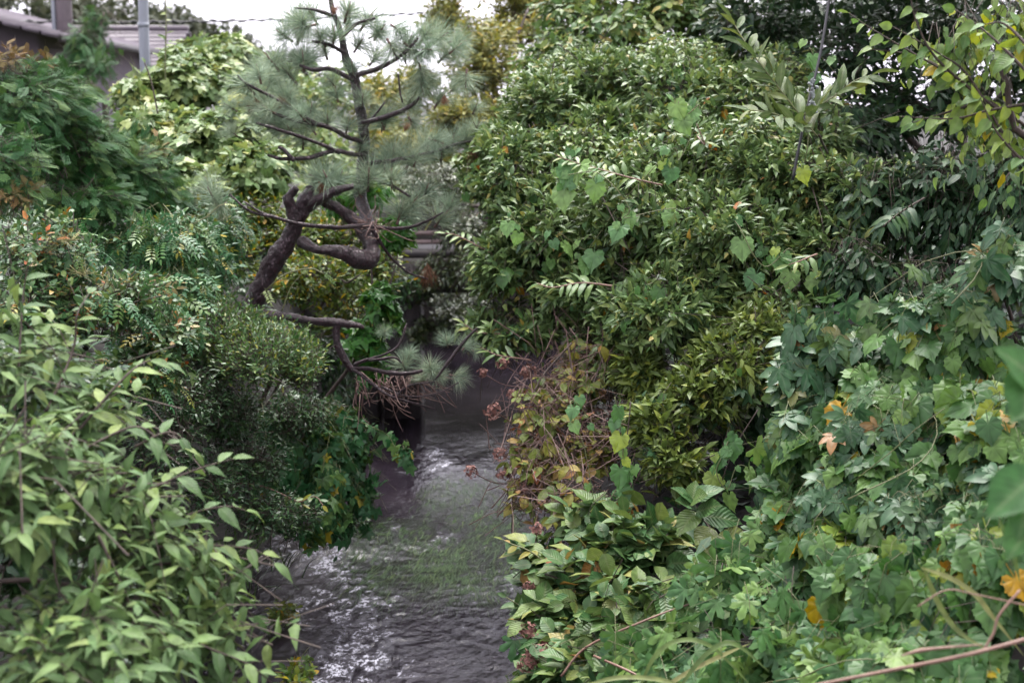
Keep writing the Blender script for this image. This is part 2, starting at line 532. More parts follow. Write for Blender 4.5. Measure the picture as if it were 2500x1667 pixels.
def fan(outline, veins, cup=0.12, jag=0.0, seed=0, low=False):
    """lobed leaf round its petiole point; outline from one side of the sinus to the other"""
    r = np.random.default_rng(seed)
    O = np.array(outline, float)
    if jag and not low:
        mid = (O[:-1] + O[1:]) / 2
        mid = mid * (1 - jag) + 0
        S = np.empty((len(O) * 2 - 1, 2))
        S[0::2] = O
        S[1::2] = mid
        O = S
        veins = [2 * k for k in veins]
    H = O * 0.52
    n = len(O)
    V = np.vstack([[0, 0], O] if low else [[0, 0], H, O])
    ve = np.zeros(len(V))
    ve[0] = 1
    for k in veins:
        ve[1 + k] = 1
        if not low:
            ve[1 + n + k] = 0.95
    rad = np.linalg.norm(V, axis=1)
    ang = np.arctan2(V[:, 0], V[:, 1])
    z = -cup * rad ** 2 + 0.05 * np.sin(ang * 3 + r.uniform(0, 6)) * rad + cup * 0.5 * np.abs(V[:, 0])
    z = z - 0.035 * ve * (rad > 0)
    V = np.column_stack([V, z])
    T = []
    for i in range(n - 1):
        T += [(0, 2 + i, 1 + i)] if low else [(0, 2 + i, 1 + i), (1 + i, 2 + i, 2 + n + i), (1 + i, 2 + n + i, 1 + n + i)]
    return V, np.array(T), np.column_stack([V[:, 0] + 0.5, V[:, 1] * 0.8 + 0.2]), ve


def mirror(half):
    return [(-x, y) for x, y in half] + [(x, y) for x, y in half[::-1][1:]]


_grape_half = [(0.03, -0.03), (0.15, -0.24), (0.33, -0.22), (0.46, -0.06), (0.42, 0.10), (0.53, 0.22), (0.44, 0.33), (0.38, 0.46), (0.27, 0.52), (0.20, 0.66), (0.11, 0.72), (0, 0.92)]


def palmate(lobes, shoulder, sh_ang, valley, start=0.06):
    """lobes: [(angle from tip axis in degrees, radius)] on the positive side from back to tip"""
    half = [(0.02, -0.02)]
    for i, (a, R) in enumerate(lobes):
        A = math.radians(a)
        d = math.radians(sh_ang)
        if i < len(lobes) - 1:
            half += [(shoulder * R * math.sin(A + d), shoulder * R * math.cos(A + d)), (R * math.sin(A), R * math.cos(A)),
                     (shoulder * R * math.sin(A - d), shoulder * R * math.cos(A - d))]
            B = math.radians((a + lobes[i + 1][0]) / 2)
            half.append((valley * math.sin(B), valley * math.cos(B)))
        else:
            half += [(shoulder * R * math.sin(d), shoulder * R * math.cos(d)), (0, R)]
    return mirror(half)


def feather(n=11, seed=0, low=False):
    """flat conifer spray"""
    r = np.random.default_rng(seed)
    items = []
    V, T = [], []

    def strip(p, a, L, w):
        k = len(V)
        dx, dy = math.sin(a), math.cos(a)
        z = r.uniform(-0.06, 0.06) * L
        if low:
            w = w * 1.1
            V.extend([(p[0] - dy * w, p[1] + dx * w, p[2]), (p[0] + dy * w, p[1] - dx * w, p[2]), (p[0] + dx * L, p[1] + dy * L, p[2] + 2 * z - 0.08 * L)])
            T.append((k, k + 1, k + 2))
            return
        V.extend([(p[0] - dy * w, p[1] + dx * w, p[2]), (p[0] + dy * w, p[1] - dx * w, p[2]),
                  (p[0] + dx * L * 0.55 + dy * w, p[1] + dy * L * 0.55 - dx * w, p[2] + z), (p[0] + dx * L * 0.55 - dy * w, p[1] + dy * L * 0.55 + dx * w, p[2] + z),
                  (p[0] + dx * L, p[1] + dy * L, p[2] + 2 * z - 0.08 * L)])
        T.extend([(k, k + 1, k + 2), (k, k + 2, k + 3), (k + 3, k + 2, k + 4)])

    strip((0, 0, 0), 0, 1.0, 0.022)
    for i in range(n):
        v = 0.06 + 0.86 * i / n
        L = 0.42 * (1 - v) ** 0.8 + 0.12
        for sg in (-1, 1):
            a = sg * r.uniform(0.35, 0.8)
            p = (0, v, -0.08 * v * v)
            strip(p, a, L, 0.0115)
            if not low:
                for q in (0.35, 0.65):
                    strip((math.sin(a) * L * q, v + math.cos(a) * L * q, p[2]), a - sg * 0.7, L * 0.42, 0.014)
    V = np.array(V, float)
    return V, np.array(T), V[:, :2] + 0.5, np.zeros(len(V))


def tuft(n=150, seed=0, spread=1.15, w=0.0062, droop=0.0):
    r = np.random.default_rng(seed)
    V, T = [], []
    for i in range(n):
        a = r.uniform(0, 2 * math.pi)
        e = spread * math.sqrt(r.uniform(0.0, 1.0))
        d = np.array([math.sin(e) * math.cos(a), math.cos(e), math.sin(e) * math.sin(a)])
        L = r.uniform(0.75, 1.08)
        base = np.array([0, r.uniform(-0.32, 0.02), 0])
        sd_ = nrm(np.cross(d, r.normal(size=3)))
        k = len(V)
        b1 = base + d * L * 0.5 + np.array([0, 0, 0.03])
        tip = base + d * L + np.array([0, 0, -0.07 - droop])
        V += [base - sd_ * w, base + sd_ * w, b1 + sd_ * w, b1 - sd_ * w, tip]
        T += [(k, k + 1, k + 2), (k, k + 2, k + 3), (k + 3, k + 2, k + 4)]
    V = np.array(V)
    rn = np.repeat(r.uniform(0, 0.6, n), 5)
    return V, np.array(T), V[:, :2], np.zeros(len(V)), rn


ROWS = {
    'lance': [(0.10, 0.09), (0.32, 0.185), (0.62, 0.16), (0.86, 0.06)],
    'acum': [(0.07, 0.10), (0.26, 0.185), (0.5, 0.175), (0.74, 0.085), (0.88, 0.028)],
    'ellip': [(0.10, 0.12), (0.35, 0.23), (0.65, 0.215), (0.88, 0.10)],
    'ovate': [(0.06, 0.19), (0.25, 0.32), (0.52, 0.29), (0.78, 0.14), (0.91, 0.04)],
    'round': [(0.2, 0.27), (0.6, 0.30)],
    'small': [(0.25, 0.17), (0.65, 0.165)],
    'hyd': [(0.05, 0.14), (0.18, 0.27), (0.38, 0.345), (0.6, 0.31), (0.8, 0.17), (0.93, 0.05)],
    'long': [(0.08, 0.06), (0.28, 0.125), (0.5, 0.15), (0.72, 0.12), (0.9, 0.05)],
}


def variants(kind, low=False):
    out = []
    for i in range(5):
        q = random.Random(hash_name(kind) + i)
        f, c = q.uniform(0.05, 0.4), q.uniform(-0.05, 0.5)
        tw, wv = q.uniform(-0.5, 0.5), q.uniform(0, 0.12)
        if kind in ROWS:
            R_ = ROWS[kind]
            if low:
                R_ = [(0.45, R_[0][1] * 1.12)] if len(R_) < 3 else R_[1::2]
            t = blade(R_, f, c, tw, wv)
            if kind in ('ovate', 'hyd', 'acum') and not low:
                t = merge([t, petiole(0.14, 0.012)])
        elif kind == 'olive':
            t = blade(ROWS['lance'][1:3] if low else ROWS['lance'], q.uniform(0.25, 0.6), q.uniform(0.3, 0.8), tw, 0.15)
        elif kind == 'grape':
            t = merge([fan([(x * q.uniform(0.94, 1.06), y * q.uniform(0.95, 1.05)) for x, y in mirror(_grape_half)], [3, 6, 11, 16, 19], q.uniform(0.1, 0.35), 0.045, i, low), petiole(0.5)])
        elif kind == 'maple':
            t = merge([fan(palmate([(118, 0.55), (62, 0.9), (0, 1.0)], 0.62, 13, 0.42), [2, 6, 9, 12, 16], q.uniform(0.1, 0.3), 0, i, low), petiole(0.6, 0.012)])
        elif kind == 'pale':
            t = merge([fan(palmate([(112, 0.62), (55, 0.86), (0, 1.0)], 0.72, 17, 0.5), [2, 6, 9, 12, 16], q.uniform(0.15, 0.4), 0, i, low), petiole(0.5)])
        elif kind == 'hop':
            t = merge([fan(palmate([(100, 0.62), (50, 0.86), (0, 1.0)], 0.8, 15, 0.32), [2, 6, 9, 12, 16], q.uniform(0.1, 0.3), 0, i, low), petiole(0.4)])
        elif kind == 'five':
            lf = [blade(ROWS['ellip'][1:3] if low else ROWS['ellip'], q.uniform(0.1, 0.35), q.uniform(0, 0.4), 0, 0.08) for _ in range(3)]
            t = merge([place(lf[k % 3], (0, 0, 0), math.radians(-a), L) for k, (a, L) in enumerate([(0, 0.95), (48, 0.72), (-48, 0.74), (100, 0.5), (-100, 0.52)])] + [petiole(0.5, 0.012)])
        elif kind == 'pinnate':
            it = [petiole(0.2, 0.01)]
            for k in range(6):
                v = 0.08 + 0.15 * k
                for sg in (-1, 1):
                    it.append(place(blade([(0.45, 0.19)] if low else ROWS['small'], q.uniform(0.0, 0.3), q.uniform(0, 0.4)), (0, v, -0.15 * v * v), -sg * math.radians(q.uniform(52, 72)), 0.27))
            it.append(place(blade(ROWS['small'], 0.1, 0.2), (0, 0.9, -0.13), 0, 0.28))
            t = merge(it)
            t[0][:, 2] -= 0.25 * t[0][:, 1] ** 2
        elif kind == 'spray':
            t = feather(9, i, low)
        out.append(t)
    return out


def hash_name(s):
    return sum(ord(c) * (i + 3) for i, c in enumerate(s))


_VAR, _VMESH = {}, {}


def get_var(kind, low=False):
    if (kind, low) not in _VAR:
        _VAR[(kind, low)] = variants(kind, low)
    return _VAR[(kind, low)]


def leaf_mesh(kind, mat, i):
    k = (kind, mat, i)
    if k not in _VMESH:
        v, t, u, e = get_var(kind)[i]
        me = mesh_from('leaf', v, t, u, {'vein': e, 'rnd': np.zeros(len(v))})
        me.materials.append(M[mat])
        _VMESH[k] = me
    return _VMESH[k]


class Frames:
    def __init__(s, P, A, N, S, out=None):
        s.P, s.S = np.asarray(P, float), np.asarray(S, float)
        A = nrm(np.asarray(A, float))
        N = np.asarray(N, float)
        N = nrm(N - A * (N * A).sum(-1, keepdims=True))
        X = np.cross(A, N)
        s.R = np.stack([X, A, N], axis=-1)          # columns


def cat_frames(L):
    f = Frames.__new__(Frames)
    f.P = np.vstack([x.P for x in L])
    f.S = np.concatenate([x.S for x in L])
    f.R = np.concatenate([x.R for x in L])
    return f


class Blobs:
    def __init__(s, spec, shrink=1.0):
        """spec rows: px, py, depth, half width px, half height px, half depth m"""
        s.C = np.array([at(r[0], r[1], r[2]) for r in spec])
        s.Q = np.array([[r[3] * r[2] / FPX, r[5], r[4] * r[2] / FPX] for r in spec])
        s.Q = s.Q * shrink
        q = s.Q
        s.w = (q[:, 0] * q[:, 2] + 0.5 * q[:, 1] * (q[:, 0] + q[:, 2]))
        s.w = s.w / s.w.sum()

    def sample(s, n, r, gap=0.0, gapf=2.2, depth=0.0, rough=0.35):
        P, D = [], []
        k = 0
        while k < n:
            m = n * 2 + 50
            b = r.choice(len(s.w), m, p=s.w)
            u = nrm(r.normal(size=(m, 3)))
            tc = nrm(EYE - s.C[b])
            face = (u * tc).sum(1)
            keep = r.random(m) < np.where((face > -0.15) | (u[:, 2] > 0.45), 1.0, 0.18)
            keep &= r.random(m) < np.where(u[:, 2] < -0.55, 0.45, 1.0)
            b, u = b[keep], u[keep]
            e = s.C[b] + u * s.Q[b]
            rad = 1 - rough * 0.62 + rough * (fbm(e * 1.9 + 31, 3) * 1.5 - 0.25) + r.normal(0, 0.035, len(b))
            rad = rad * (1 - depth * r.random(len(b)))
            e = s.C[b] + u * s.Q[b] * rad[:, None]
            nd = np.linalg.norm((e[:, None] - s.C[None]) / s.Q[None], axis=2)
            nd[np.arange(len(b)), b] = 9
            ok = nd.min(1) > 0.72 * (1 - depth)
            if gap > 0:
                ok &= fbm(e * gapf + 5, 2) > gap
            ok &= e[:, 2] > 0.02
            P.append(e[ok])
            D.append(nrm(u[ok] / s.Q[b[ok]]))
            k += ok.sum()
        return np.vstack(P)[:n], np.vstack(D)[:n]


class Plant:
    def __init__(s, name, label, cat, base, group=None):
        s.base = np.asarray(base, float)
        s.root = empty(name, s.base, label, cat, group)
        s.twigs = Geo()

    def stem(s, pts, r0, r1, mat='twig_brown', name='stem', n=6, seg=5, wob=0.0):
        P = spline(pts, seg) if len(pts) > 2 else np.linspace(pts[0], pts[1], 6)
        if wob:
            P = P + (np.column_stack([noise3(P * 3 + k * 9) for k in range(3)]) - 0.5) * wob
        g = Geo().tube(P, np.linspace(r0, r1, len(P)), n)
        return g.build(name, M[mat], s.root, s.base)

    def add_twigs(s, P0, Pm, P1, r):
        n = len(P0)
        th = np.arange(3) * 2 * math.pi / 3
        t = nrm(P1 - P0)
        a = nrm(np.cross(t, np.array([0.31, 0.77, 0.55])))
        b = np.cross(t, a)
        ring = np.cos(th)[None, :, None] * a[:, None] + np.sin(th)[None, :, None] * b[:, None]
        r = np.broadcast_to(np.asarray(r, float), (n,))[:, None, None]
        V = np.concatenate([P0[:, None] + ring * r, Pm[:, None] + ring * r * 0.7, P1[:, None]], axis=1)
        t0 = []
        for j in range(3):
            k = (j + 1) % 3
            t0 += [(j, k, 3 + k), (j, 3 + k, 3 + j), (3 + j, 3 + k, 6)]
        T = (np.array(t0)[None] + (np.arange(n) * 7)[:, None, None]).reshape(-1, 3)
        s.twigs.add(V.reshape(-1, 3), T)

    def grow(s, blobs, kind, mat, n_twigs, per, size, twig=(0.2, 0.45), mode='alt', seed=1, up=0.35, droop=0.1, spread=0.9, nup=0.9, nout=0.5,
             nrand=0.35, gap=0.0, gapf=2.2, n_obj=0, depth=0.25, tw_r=0.0025, t0=0.2, rough=0.35, obj_name='leaf', nfix=None):
        r = np.random.default_rng(seed)
        B = blobs if isinstance(blobs, Blobs) else Blobs(blobs)
        E, D = B.sample(n_twigs, r, gap, gapf, depth, rough)
        n = len(E)
        L = r.uniform(*twig, n)[:, None]
        d = nrm(D + UP * up + r.normal(0, 0.35, (n, 3)))
        P0 = E - d * L
        sagv = -UP * droop * L
        Pm = (P0 + E) / 2 - sagv * 0.8
        P1 = E + sagv
        s.add_twigs(P0, Pm, P1, tw_r * (0.6 + 0.8 * r.random(n)))
        f = s.frames_on(P0, Pm, P1, D if nfix is None else D * .4 + np.array(nfix), per, size, mode, r, droop, spread, nup, nout, nrand, t0)
        s.leaves(f, kind, mat, n_obj, r, obj_name)

    def frames_on(s, P0, Pm, P1, D, per, size, mode, r, droop=0.1, spread=0.9, nup=0.9, nout=0.5, nrand=0.35, t0=0.2):
        n = len(P0)
        if mode == 'ros':
            t = np.sort(1 - (1 - t0) * r.random((n, per)) ** 1.8, axis=1)
        else:
            t = t0 + (1 - t0) * (np.arange(per)[None] + r.uniform(0.3, 0.9, (n, per))) / per
        if mode == 'opp':
            t[:, 1::2] = t[:, 0::2][:, :t[:, 1::2].shape[1]]
        t = np.clip(t, 0, 1)[..., None]
        P = (1 - t) ** 2 * P0[:, None] + 2 * t * (1 - t) * Pm[:, None] + t * t * P1[:, None]
        tan = nrm(2 * (1 - t) * (Pm - P0)[:, None] + 2 * t * (P1 - Pm)[:, None])
        k = np.arange(per)[None, :, None]
        if mode == 'ros':
            a0 = nrm(np.cross(tan, np.array([0.3, 0.5, 0.81])))
            b0 = np.cross(tan, a0)
            ph = k * 2.39996 + r.uniform(0, 6.28, (n, 1, 1))
            lat = np.cos(ph) * a0 + np.sin(ph) * b0
        else:
            a0 = nrm(np.cross(tan, UP + 0.3 * D[:, None] + r.normal(0, 0.25, (n, 1, 3))))
            sg = np.where(k % 2 == 0, 1.0, -1.0)
            lat = a0 * sg
        w = spread * (1.15 - 0.65 * t)
        A = tan * (1 - 0.45 * w) + lat * w - UP * droop * 1.6 + r.normal(0, 0.18, (n, per, 3))
        N = UP * nup + D[:, None] * nout + r.normal(0, nrand, (n, per, 3))
        S = (size[0] + (size[1] - size[0]) * r.random((n, per)) ** 1.2) * (1.08 - 0.3 * t[..., 0]) * np.where(r.random((n, per)) < 0.16, 0.6, 1.04)
        return Frames(P.reshape(-1, 3), A.reshape(-1, 3), N.reshape(-1, 3), S.ravel())

    def shoot(s, pts, kind, mat, spacing, size, r0=0.006, r1=0.002, stem_mat='twig_brown', seed=1, mode='alt', droop=0.25, spread=0.85, nup=1.0, start=0.15, n_obj=None, nrand=0.25, wob=0.03):
        """an arching leafy shoot through world points"""
        r = np.random.default_rng(seed)
        P = spline(pts, 10) if len(pts) > 2 else np.linspace(pts[0], pts[-1], 10)
        P = P + (np.column_stack([noise3(P * 3 + k * 9) for k in range(3)]) - 0.5) * wob
        Geo().tube(P, np.linspace(r0, r1, len(P)), 5).build('shoot', M[stem_mat], s.root, s.base)
        seg = np.linalg.norm(np.diff(P, axis=0), axis=1)
        cum = np.concatenate([[0], np.cumsum(seg)])
        m = max(2, int(cum[-1] * (1 - start) / spacing))
        q = np.linspace(start * cum[-1], cum[-1], m)
        X = np.column_stack([np.interp(q, cum, P[:, k]) for k in range(3)])
        tan = nrm(np.column_stack([np.interp(q, cum, np.gradient(P[:, k])) for k in range(3)]))
        if mode == 'opp':
            X, tan = np.repeat(X, 2, axis=0), np.repeat(tan, 2, axis=0)
            m *= 2
        sg = np.where(np.arange(m) % 2 == 0, 1.0, -1.0)[:, None]
        tc = nrm(EYE - X)
        lat = nrm(np.cross(tan, UP * 0.9 + tc * 0.5 + r.normal(0, 0.2, (m, 3)))) * sg
        A = tan * 0.6 + lat * spread - UP * droop + r.normal(0, 0.15, (m, 3))
        A[-1] = tan[-1] - UP * droop * 0.5
        N = UP * nup + tc * 0.35 + r.normal(0, nrand, (m, 3))
        S = r.uniform(size[0], size[1], m) * np.linspace(1.05, 0.72, m)
        s.leaves(Frames(X, A, N, S), kind, mat, m if n_obj is None else n_obj, r)

    def leaves(s, f, kind, mat, n_obj, r, obj_name='leaf'):
        var = get_var(kind)
        n = len(f.S)
        vi = r.integers(0, len(var), n)
        pick = np.zeros(n, bool)
        if n_obj > 0:
            ctr = f.P + f.R[:, :, 1] * f.S[:, None] * 0.5
            x, y, d = to_px(ctr)
            facing = np.abs((f.R[:, :, 2] * nrm(EYE - ctr)).sum(1))
            inside = (x > -20) & (x < 2520) & (y > -20) & (y < 1690) & (d > 0.5)
            cell = (np.clip(x, -100, 2600) // 14).astype(int) * 4000 + (np.clip(y, -100, 1800) // 14).astype(int)
            order = np.argsort(d)
            _, first = np.unique(cell[order], return_index=True)
            front = np.zeros(n, bool)
            front[order[first]] = True
            sc = f.S / d * (0.25 + facing) * inside * np.where(front, 1.0, 0.35)
            pick[np.argsort(-sc)[:min(n_obj, n)]] = True
            pick &= inside
        for i in np.where(pick)[0]:
            o = bpy.data.objects.new(obj_name, leaf_mesh(kind, mat, int(vi[i])))
            COL.objects.link(o)
            o.parent = s.root
            m4 = np.eye(4)
            m4[:3, :3] = f.R[i] * f.S[i]
            m4[:3, 3] = f.P[i] - s.base
            o.matrix_basis = Matrix(m4.tolist())
        rest = ~pick
        if rest.sum():
            VV, TT, UU, EE, RR, nn = [], [], [], [], [], 0
            for v in range(len(var)):
                ix = np.where(rest & (vi == v))[0]
                if not len(ix):
                    continue
                bv, bt, bu, be = get_var(kind, True)[v]
                W = np.einsum('nij,vj->nvi', f.R[ix], bv) * f.S[ix][:, None, None] + f.P[ix][:, None] - s.base
                VV.append(W.reshape(-1, 3))
                TT.append((bt[None] + (np.arange(len(ix)) * len(bv))[:, None, None]).reshape(-1, 3) + nn)
                UU.append(np.tile(bu, (len(ix), 1)))
                EE.append(np.tile(be, len(ix)))
                RR.append(np.repeat(r.random(len(ix)), len(bv)))
                nn += len(ix) * len(bv)
            me = mesh_from('foliage', np.vstack(VV), np.vstack(TT), np.vstack(UU), {'vein': np.concatenate(EE), 'rnd': np.concatenate(RR)})
            o = link('foliage', me, s.root, M[mat])
            o['kind'] = 'stuff'

    def done(s, twig_mat='twig_brown'):
        if s.twigs.n:
            s.twigs.build('twigs', M[twig_mat], s.root, s.base, kind='stuff')
        return s.root


# ------------------------------------------------------------------ ground, banks, water
def ground_h(x, y):
    """height of the land; the stream runs along y at x -2.0 .. 0.4 and bends away to the right at y 18.6 .. 21.4"""
    x, y = np.asarray(x, float), np.asarray(y, float)
    left = np.interp(x, [-60, -6, -3.4, -2.45, -2.05, -1.95, 0], [2.7, 2.4, 2.15, 1.6, 0.4, -0.45, -0.45])
    right = np.interp(x, [0.2, 0.4, 0.75, 1.6, 3.2, 6, 60], [-0.45, -0.4, 0.9, 1.35, 2.0, 2.3, 2.7])
    h = np.where(x < -0.8, left, right)
    far = np.interp(x, [-60, -4, 4, 60], [2.5, 2.0, 2.0, 2.5])
    beyond = np.clip((y - 21.3) / 0.2, 0, 1)
    h = h * (1 - beyond) + far * beyond
    bend = np.clip((y - 18.4) / 0.5, 0, 1) * (1 - beyond) * np.clip((x + 1.9) / 0.3, 0, 1)
    h = h * (1 - bend) + np.minimum(h, -0.45) * bend
    return h


def ground_at(x, y):
    return float(ground_h(np.array([x]), np.array([y]))[0])


xs = np.unique(np.concatenate([np.linspace(-400, -30, 8), np.linspace(-30, -4, 14), np.arange(-4, 4.01, 0.1), np.linspace(4, 30, 14), np.linspace(30, 400, 8)]))
ys = np.unique(np.concatenate([np.linspace(-60, 0, 7), np.arange(0, 24, 0.2), np.linspace(24, 80, 15), np.linspace(80, 900, 10)]))
X, Y = np.meshgrid(xs, ys)
Z = ground_h(X.ravel(), Y.ravel())
nz = fbm(np.column_stack([X.ravel() * 1.7, Y.ravel() * 1.7, 0 * Z]), 4) - 0.5
Z = Z + nz * np.where(np.hypot(X.ravel(), Y.ravel()) < 40, 0.22, 0.0)
nx, ny = len(xs), len(ys)
I = (np.arange(ny - 1)[:, None] * nx + np.arange(nx - 1)[None]).ravel()
T = np.vstack([np.column_stack([I, I + 1, I + nx + 1]), np.column_stack([I, I + nx + 1, I + nx])])
g = link('ground', mesh_from('ground', np.column_stack([X.ravel(), Y.ravel(), Z]), T), None, M['soil'])
tag(g, 'dark bare earth of the stream banks under the plants', 'ground', kind='structure')

# water: rippled sheet, with the broken water of the riffle as an attribute
wx = np.arange(-2.45, 1.3, 0.024)
wy = np.concatenate([np.arange(6.5, 13.0, 0.024), np.arange(13.0, 21.6, 0.05)])
X, Y = np.meshgrid(wx, wy)
x, y = X.ravel(), Y.ravel()
wz = np.zeros(len(x))
wz += 0.02 * (fbm(np.column_stack([x * 2.2, y * 1.3, x * 0 + 1]), 3) - 0.5)
wz += 0.022 * 0.7 * np.interp(y, [9, 11.2, 12.6, 15, 17, 19, 21], [1, .85, .42, .25, .2, .3, .6]) * (fbm(np.column_stack([x * 9, y * 13, x * 0 + 4]), 3) - 0.5)
FOAM = [  # photograph pixel, radius m, strength
    (730, 1345, 0.16, 1.0), (790, 1375, 0.17, 1.2), (830, 1400, 0.14, 1.1), (690, 1340, 0.16, 0.7), (770, 1350, 0.1, 0.9),
    (860, 1440, 0.2, 0.7), (780, 1470, 0.22, 0.9), (830, 1490, 0.2, 0.9), (900, 1460, 0.16, 0.8), (950, 1470, 0.15, 0.5),
    (880, 1520, 0.22, 0.7), (920, 1560, 0.2, 0.6), (860, 1590, 0.25, 0.8), (900, 1620, 0.2, 0.8), (830, 1630, 0.22, 0.9), (960, 1640, 0.2, 0.6),
    (1060, 1108, 0.14, 0.9), (1070, 1135, 0.2, 0.8), (1010, 1150, 0.25, 0.35), (1180, 1440, 0.25, 0.45), (1250, 1450, 0.2, 0.5), (1080, 1320, 0.16, 0.45),
    (960, 1305, 0.16, 0.4), (1150, 1520, 0.35, 0.3), (720, 1520, 0.25, 0.4), (1120, 1600, 0.4, 0.25), (760, 1650, 0.2, 0.6), (1240, 1415, 0.16, 0.5),
]
fm = np.zeros(len(x))
for (px, py, rr, st) in FOAM:
    c = on_water(px, py)
    fm = np.maximum(fm, st * np.exp(-(((x - c[0]) / rr) ** 2 + ((y - c[1]) / (rr * 1.9)) ** 2)))
turb = np.clip(fm * 1.3 + np.interp(y, [8, 11.5, 13.5, 16], [0.55, 0.45, 0.3, 0.05]), 0, 1.4)
fine = fbm(np.column_stack([x * 16, y * 9, x * 0 + 2]), 4) - 0.5
fine2 = fbm(np.column_stack([x * 26, y * 15, x * 0 + 6]), 4) - 0.5
ridge = 1 - np.abs(fbm(np.column_stack([x * 13 + 3, y * 7.5, x * 0 + 8]), 5) - 0.5) * 6.5
wz += turb * (0.016 * fine + 0.003 * ridge)
step = on_water(790, 1370)
wz += 0.07 / (1 + np.exp(-(y - (step[1] + 0.5 * (x - step[0]))) * 9)) * np.exp(-((x - step[0]) / 0.75) ** 2) * np.exp(-np.clip(y - step[1] - 0.7, 0, 9) * 1.2)
foam = np.clip(fm * (0.75 * ridge + 3.6 * fine2 + 0.3) - 0.15, 0, 1.0)
foam = np.maximum(foam, np.clip(fine2 * 4.0 - 0.75, 0, 1) * np.interp(y, [9, 12, 14.5], [0.25, 0.2, 0.0]))
nx, ny = len(wx), len(wy)
I = (np.arange(ny - 1)[:, None] * nx + np.arange(nx - 1)[None]).ravel()
T = np.vstack([np.column_stack([I, I + 1, I + nx + 1]), np.column_stack([I, I + nx + 1, I + nx])])
m, nt, p = new_mat('stream_water')
L = nt.links
fa = nt.nodes.new('ShaderNodeAttribute')
fa.attribute_name = 'foam'
geo = nt.nodes.new('ShaderNodeNewGeometry')
mp = nt.nodes.new('ShaderNodeMapping')
mp.inputs['Scale'].default_value = (1.0, 0.55, 1)
L.new(geo.outputs['Position'], mp.inputs[0])
n1 = nt.nodes.new('ShaderNodeTexNoise')
n1.inputs['Scale'].default_value = 26
n1.inputs['Detail'].default_value = 5
L.new(mp.outputs[0], n1.inputs['Vector'])
n2 = nt.nodes.new('ShaderNodeTexNoise')
n2.inputs['Scale'].default_value = 2.2
n2.inputs['Detail'].default_value = 3
L.new(mp.outputs[0], n2.inputs['Vector'])
sy = nt.nodes.new('ShaderNodeSeparateXYZ')
L.new(geo.outputs['Position'], sy.inputs[0])
calm = nt.nodes.new('ShaderNodeMapRange')       # broken water upstream of the riffle calms towards the footbridge
calm.inputs['From Min'].default_value = 10.8
calm.inputs['From Max'].default_value = 13.8
calm.inputs['To Min'].default_value = 1.0
calm.inputs['To Max'].default_value = 0.4
L.new(sy.outputs[1], calm.inputs['Value'])
bp = nt.nodes.new('ShaderNodeBump')
bp.inputs['Strength'].default_value = 0.62
bp.inputs['Distance'].default_value = 0.02
L.new(math_node(nt, 'MULTIPLY', n1.outputs[0], math_node(nt, 'MULTIPLY', calm.outputs[0], math_node(nt, 'ADD', 0.25, math_node(nt, 'MULTIPLY', n2.outputs[0], 1.5)))), bp.inputs['Height'])
murk = ramp(nt, [(0.3, (0.016, 0.012, 0.02)), (0.7, (0.038, 0.028, 0.04))])
L.new(n2.outputs[0], murk.inputs[0])
n3 = nt.nodes.new('ShaderNodeTexNoise')
n3.inputs['Scale'].default_value = 48
n3.inputs['Detail'].default_value = 4
L.new(mp.outputs[0], n3.inputs['Vector'])
fm_ = nt.nodes.new('ShaderNodeMapRange')
fm_.inputs['From Min'].default_value = 0.40
fm_.inputs['From Max'].default_value = 0.60
L.new(n3.outputs[0], fm_.inputs['Value'])
foamf = math_node(nt, 'MINIMUM', math_node(nt, 'MULTIPLY', fa.outputs['Fac'], math_node(nt, 'ADD', 0.12, math_node(nt, 'MULTIPLY', fm_.outputs[0], 1.15))), 1.0)
col = mix_col(nt, foamf, murk.outputs[0], (0.5, 0.5, 0.56))
df = nt.nodes.new('ShaderNodeBsdfDiffuse')
L.new(col, df.inputs['Color'])
L.new(bp.outputs[0], df.inputs['Normal'])
tp = nt.nodes.new('ShaderNodeBsdfTransparent')
tp.inputs[0].default_value = (0.8, 0.8, 0.8, 1)
mx = nt.nodes.new('ShaderNodeMixShader')
L.new(math_node(nt, 'MULTIPLY', math_node(nt, 'SUBTRACT', 1.0, foamf), 0.6), mx.inputs[0])
L.new(df.outputs[0], mx.inputs[1])
L.new(tp.outputs[0], mx.inputs[2])
gl = nt.nodes.new('ShaderNodeBsdfGlossy')
gl.inputs['Roughness'].default_value = 0.06
L.new(bp.outputs[0], gl.inputs['Normal'])
fr = nt.nodes.new('ShaderNodeFresnel')
fr.inputs['IOR'].default_value = 1.33
L.new(bp.outputs[0], fr.inputs['Normal'])
m2 = nt.nodes.new('ShaderNodeMixShader')
L.new(math_node(nt, 'MULTIPLY', fr.outputs[0], math_node(nt, 'SUBTRACT', 1.0, math_node(nt, 'MULTIPLY', foamf, 0.8))), m2.inputs[0])
L.new(mx.outputs[0], m2.inputs[1])
L.new(gl.outputs[0], m2.inputs[2])
L.new(m2.outputs[0], nt.nodes['Material Output'].inputs['Surface'])
M['water'] = m
w = link('water', mesh_from('water', np.column_stack([x, y, wz]), T, None, {'foam': foam}), None, M['water'])
tag(w, 'shallow murky stream with white riffles between the banks', 'water', kind='structure')


def water_z(qx, qy):
    i = np.clip(np.searchsorted(wx, qx), 0, len(wx) - 1)
    j = np.clip(np.searchsorted(wy, qy), 0, len(wy) - 1)
    return wz[j * len(wx) + i]


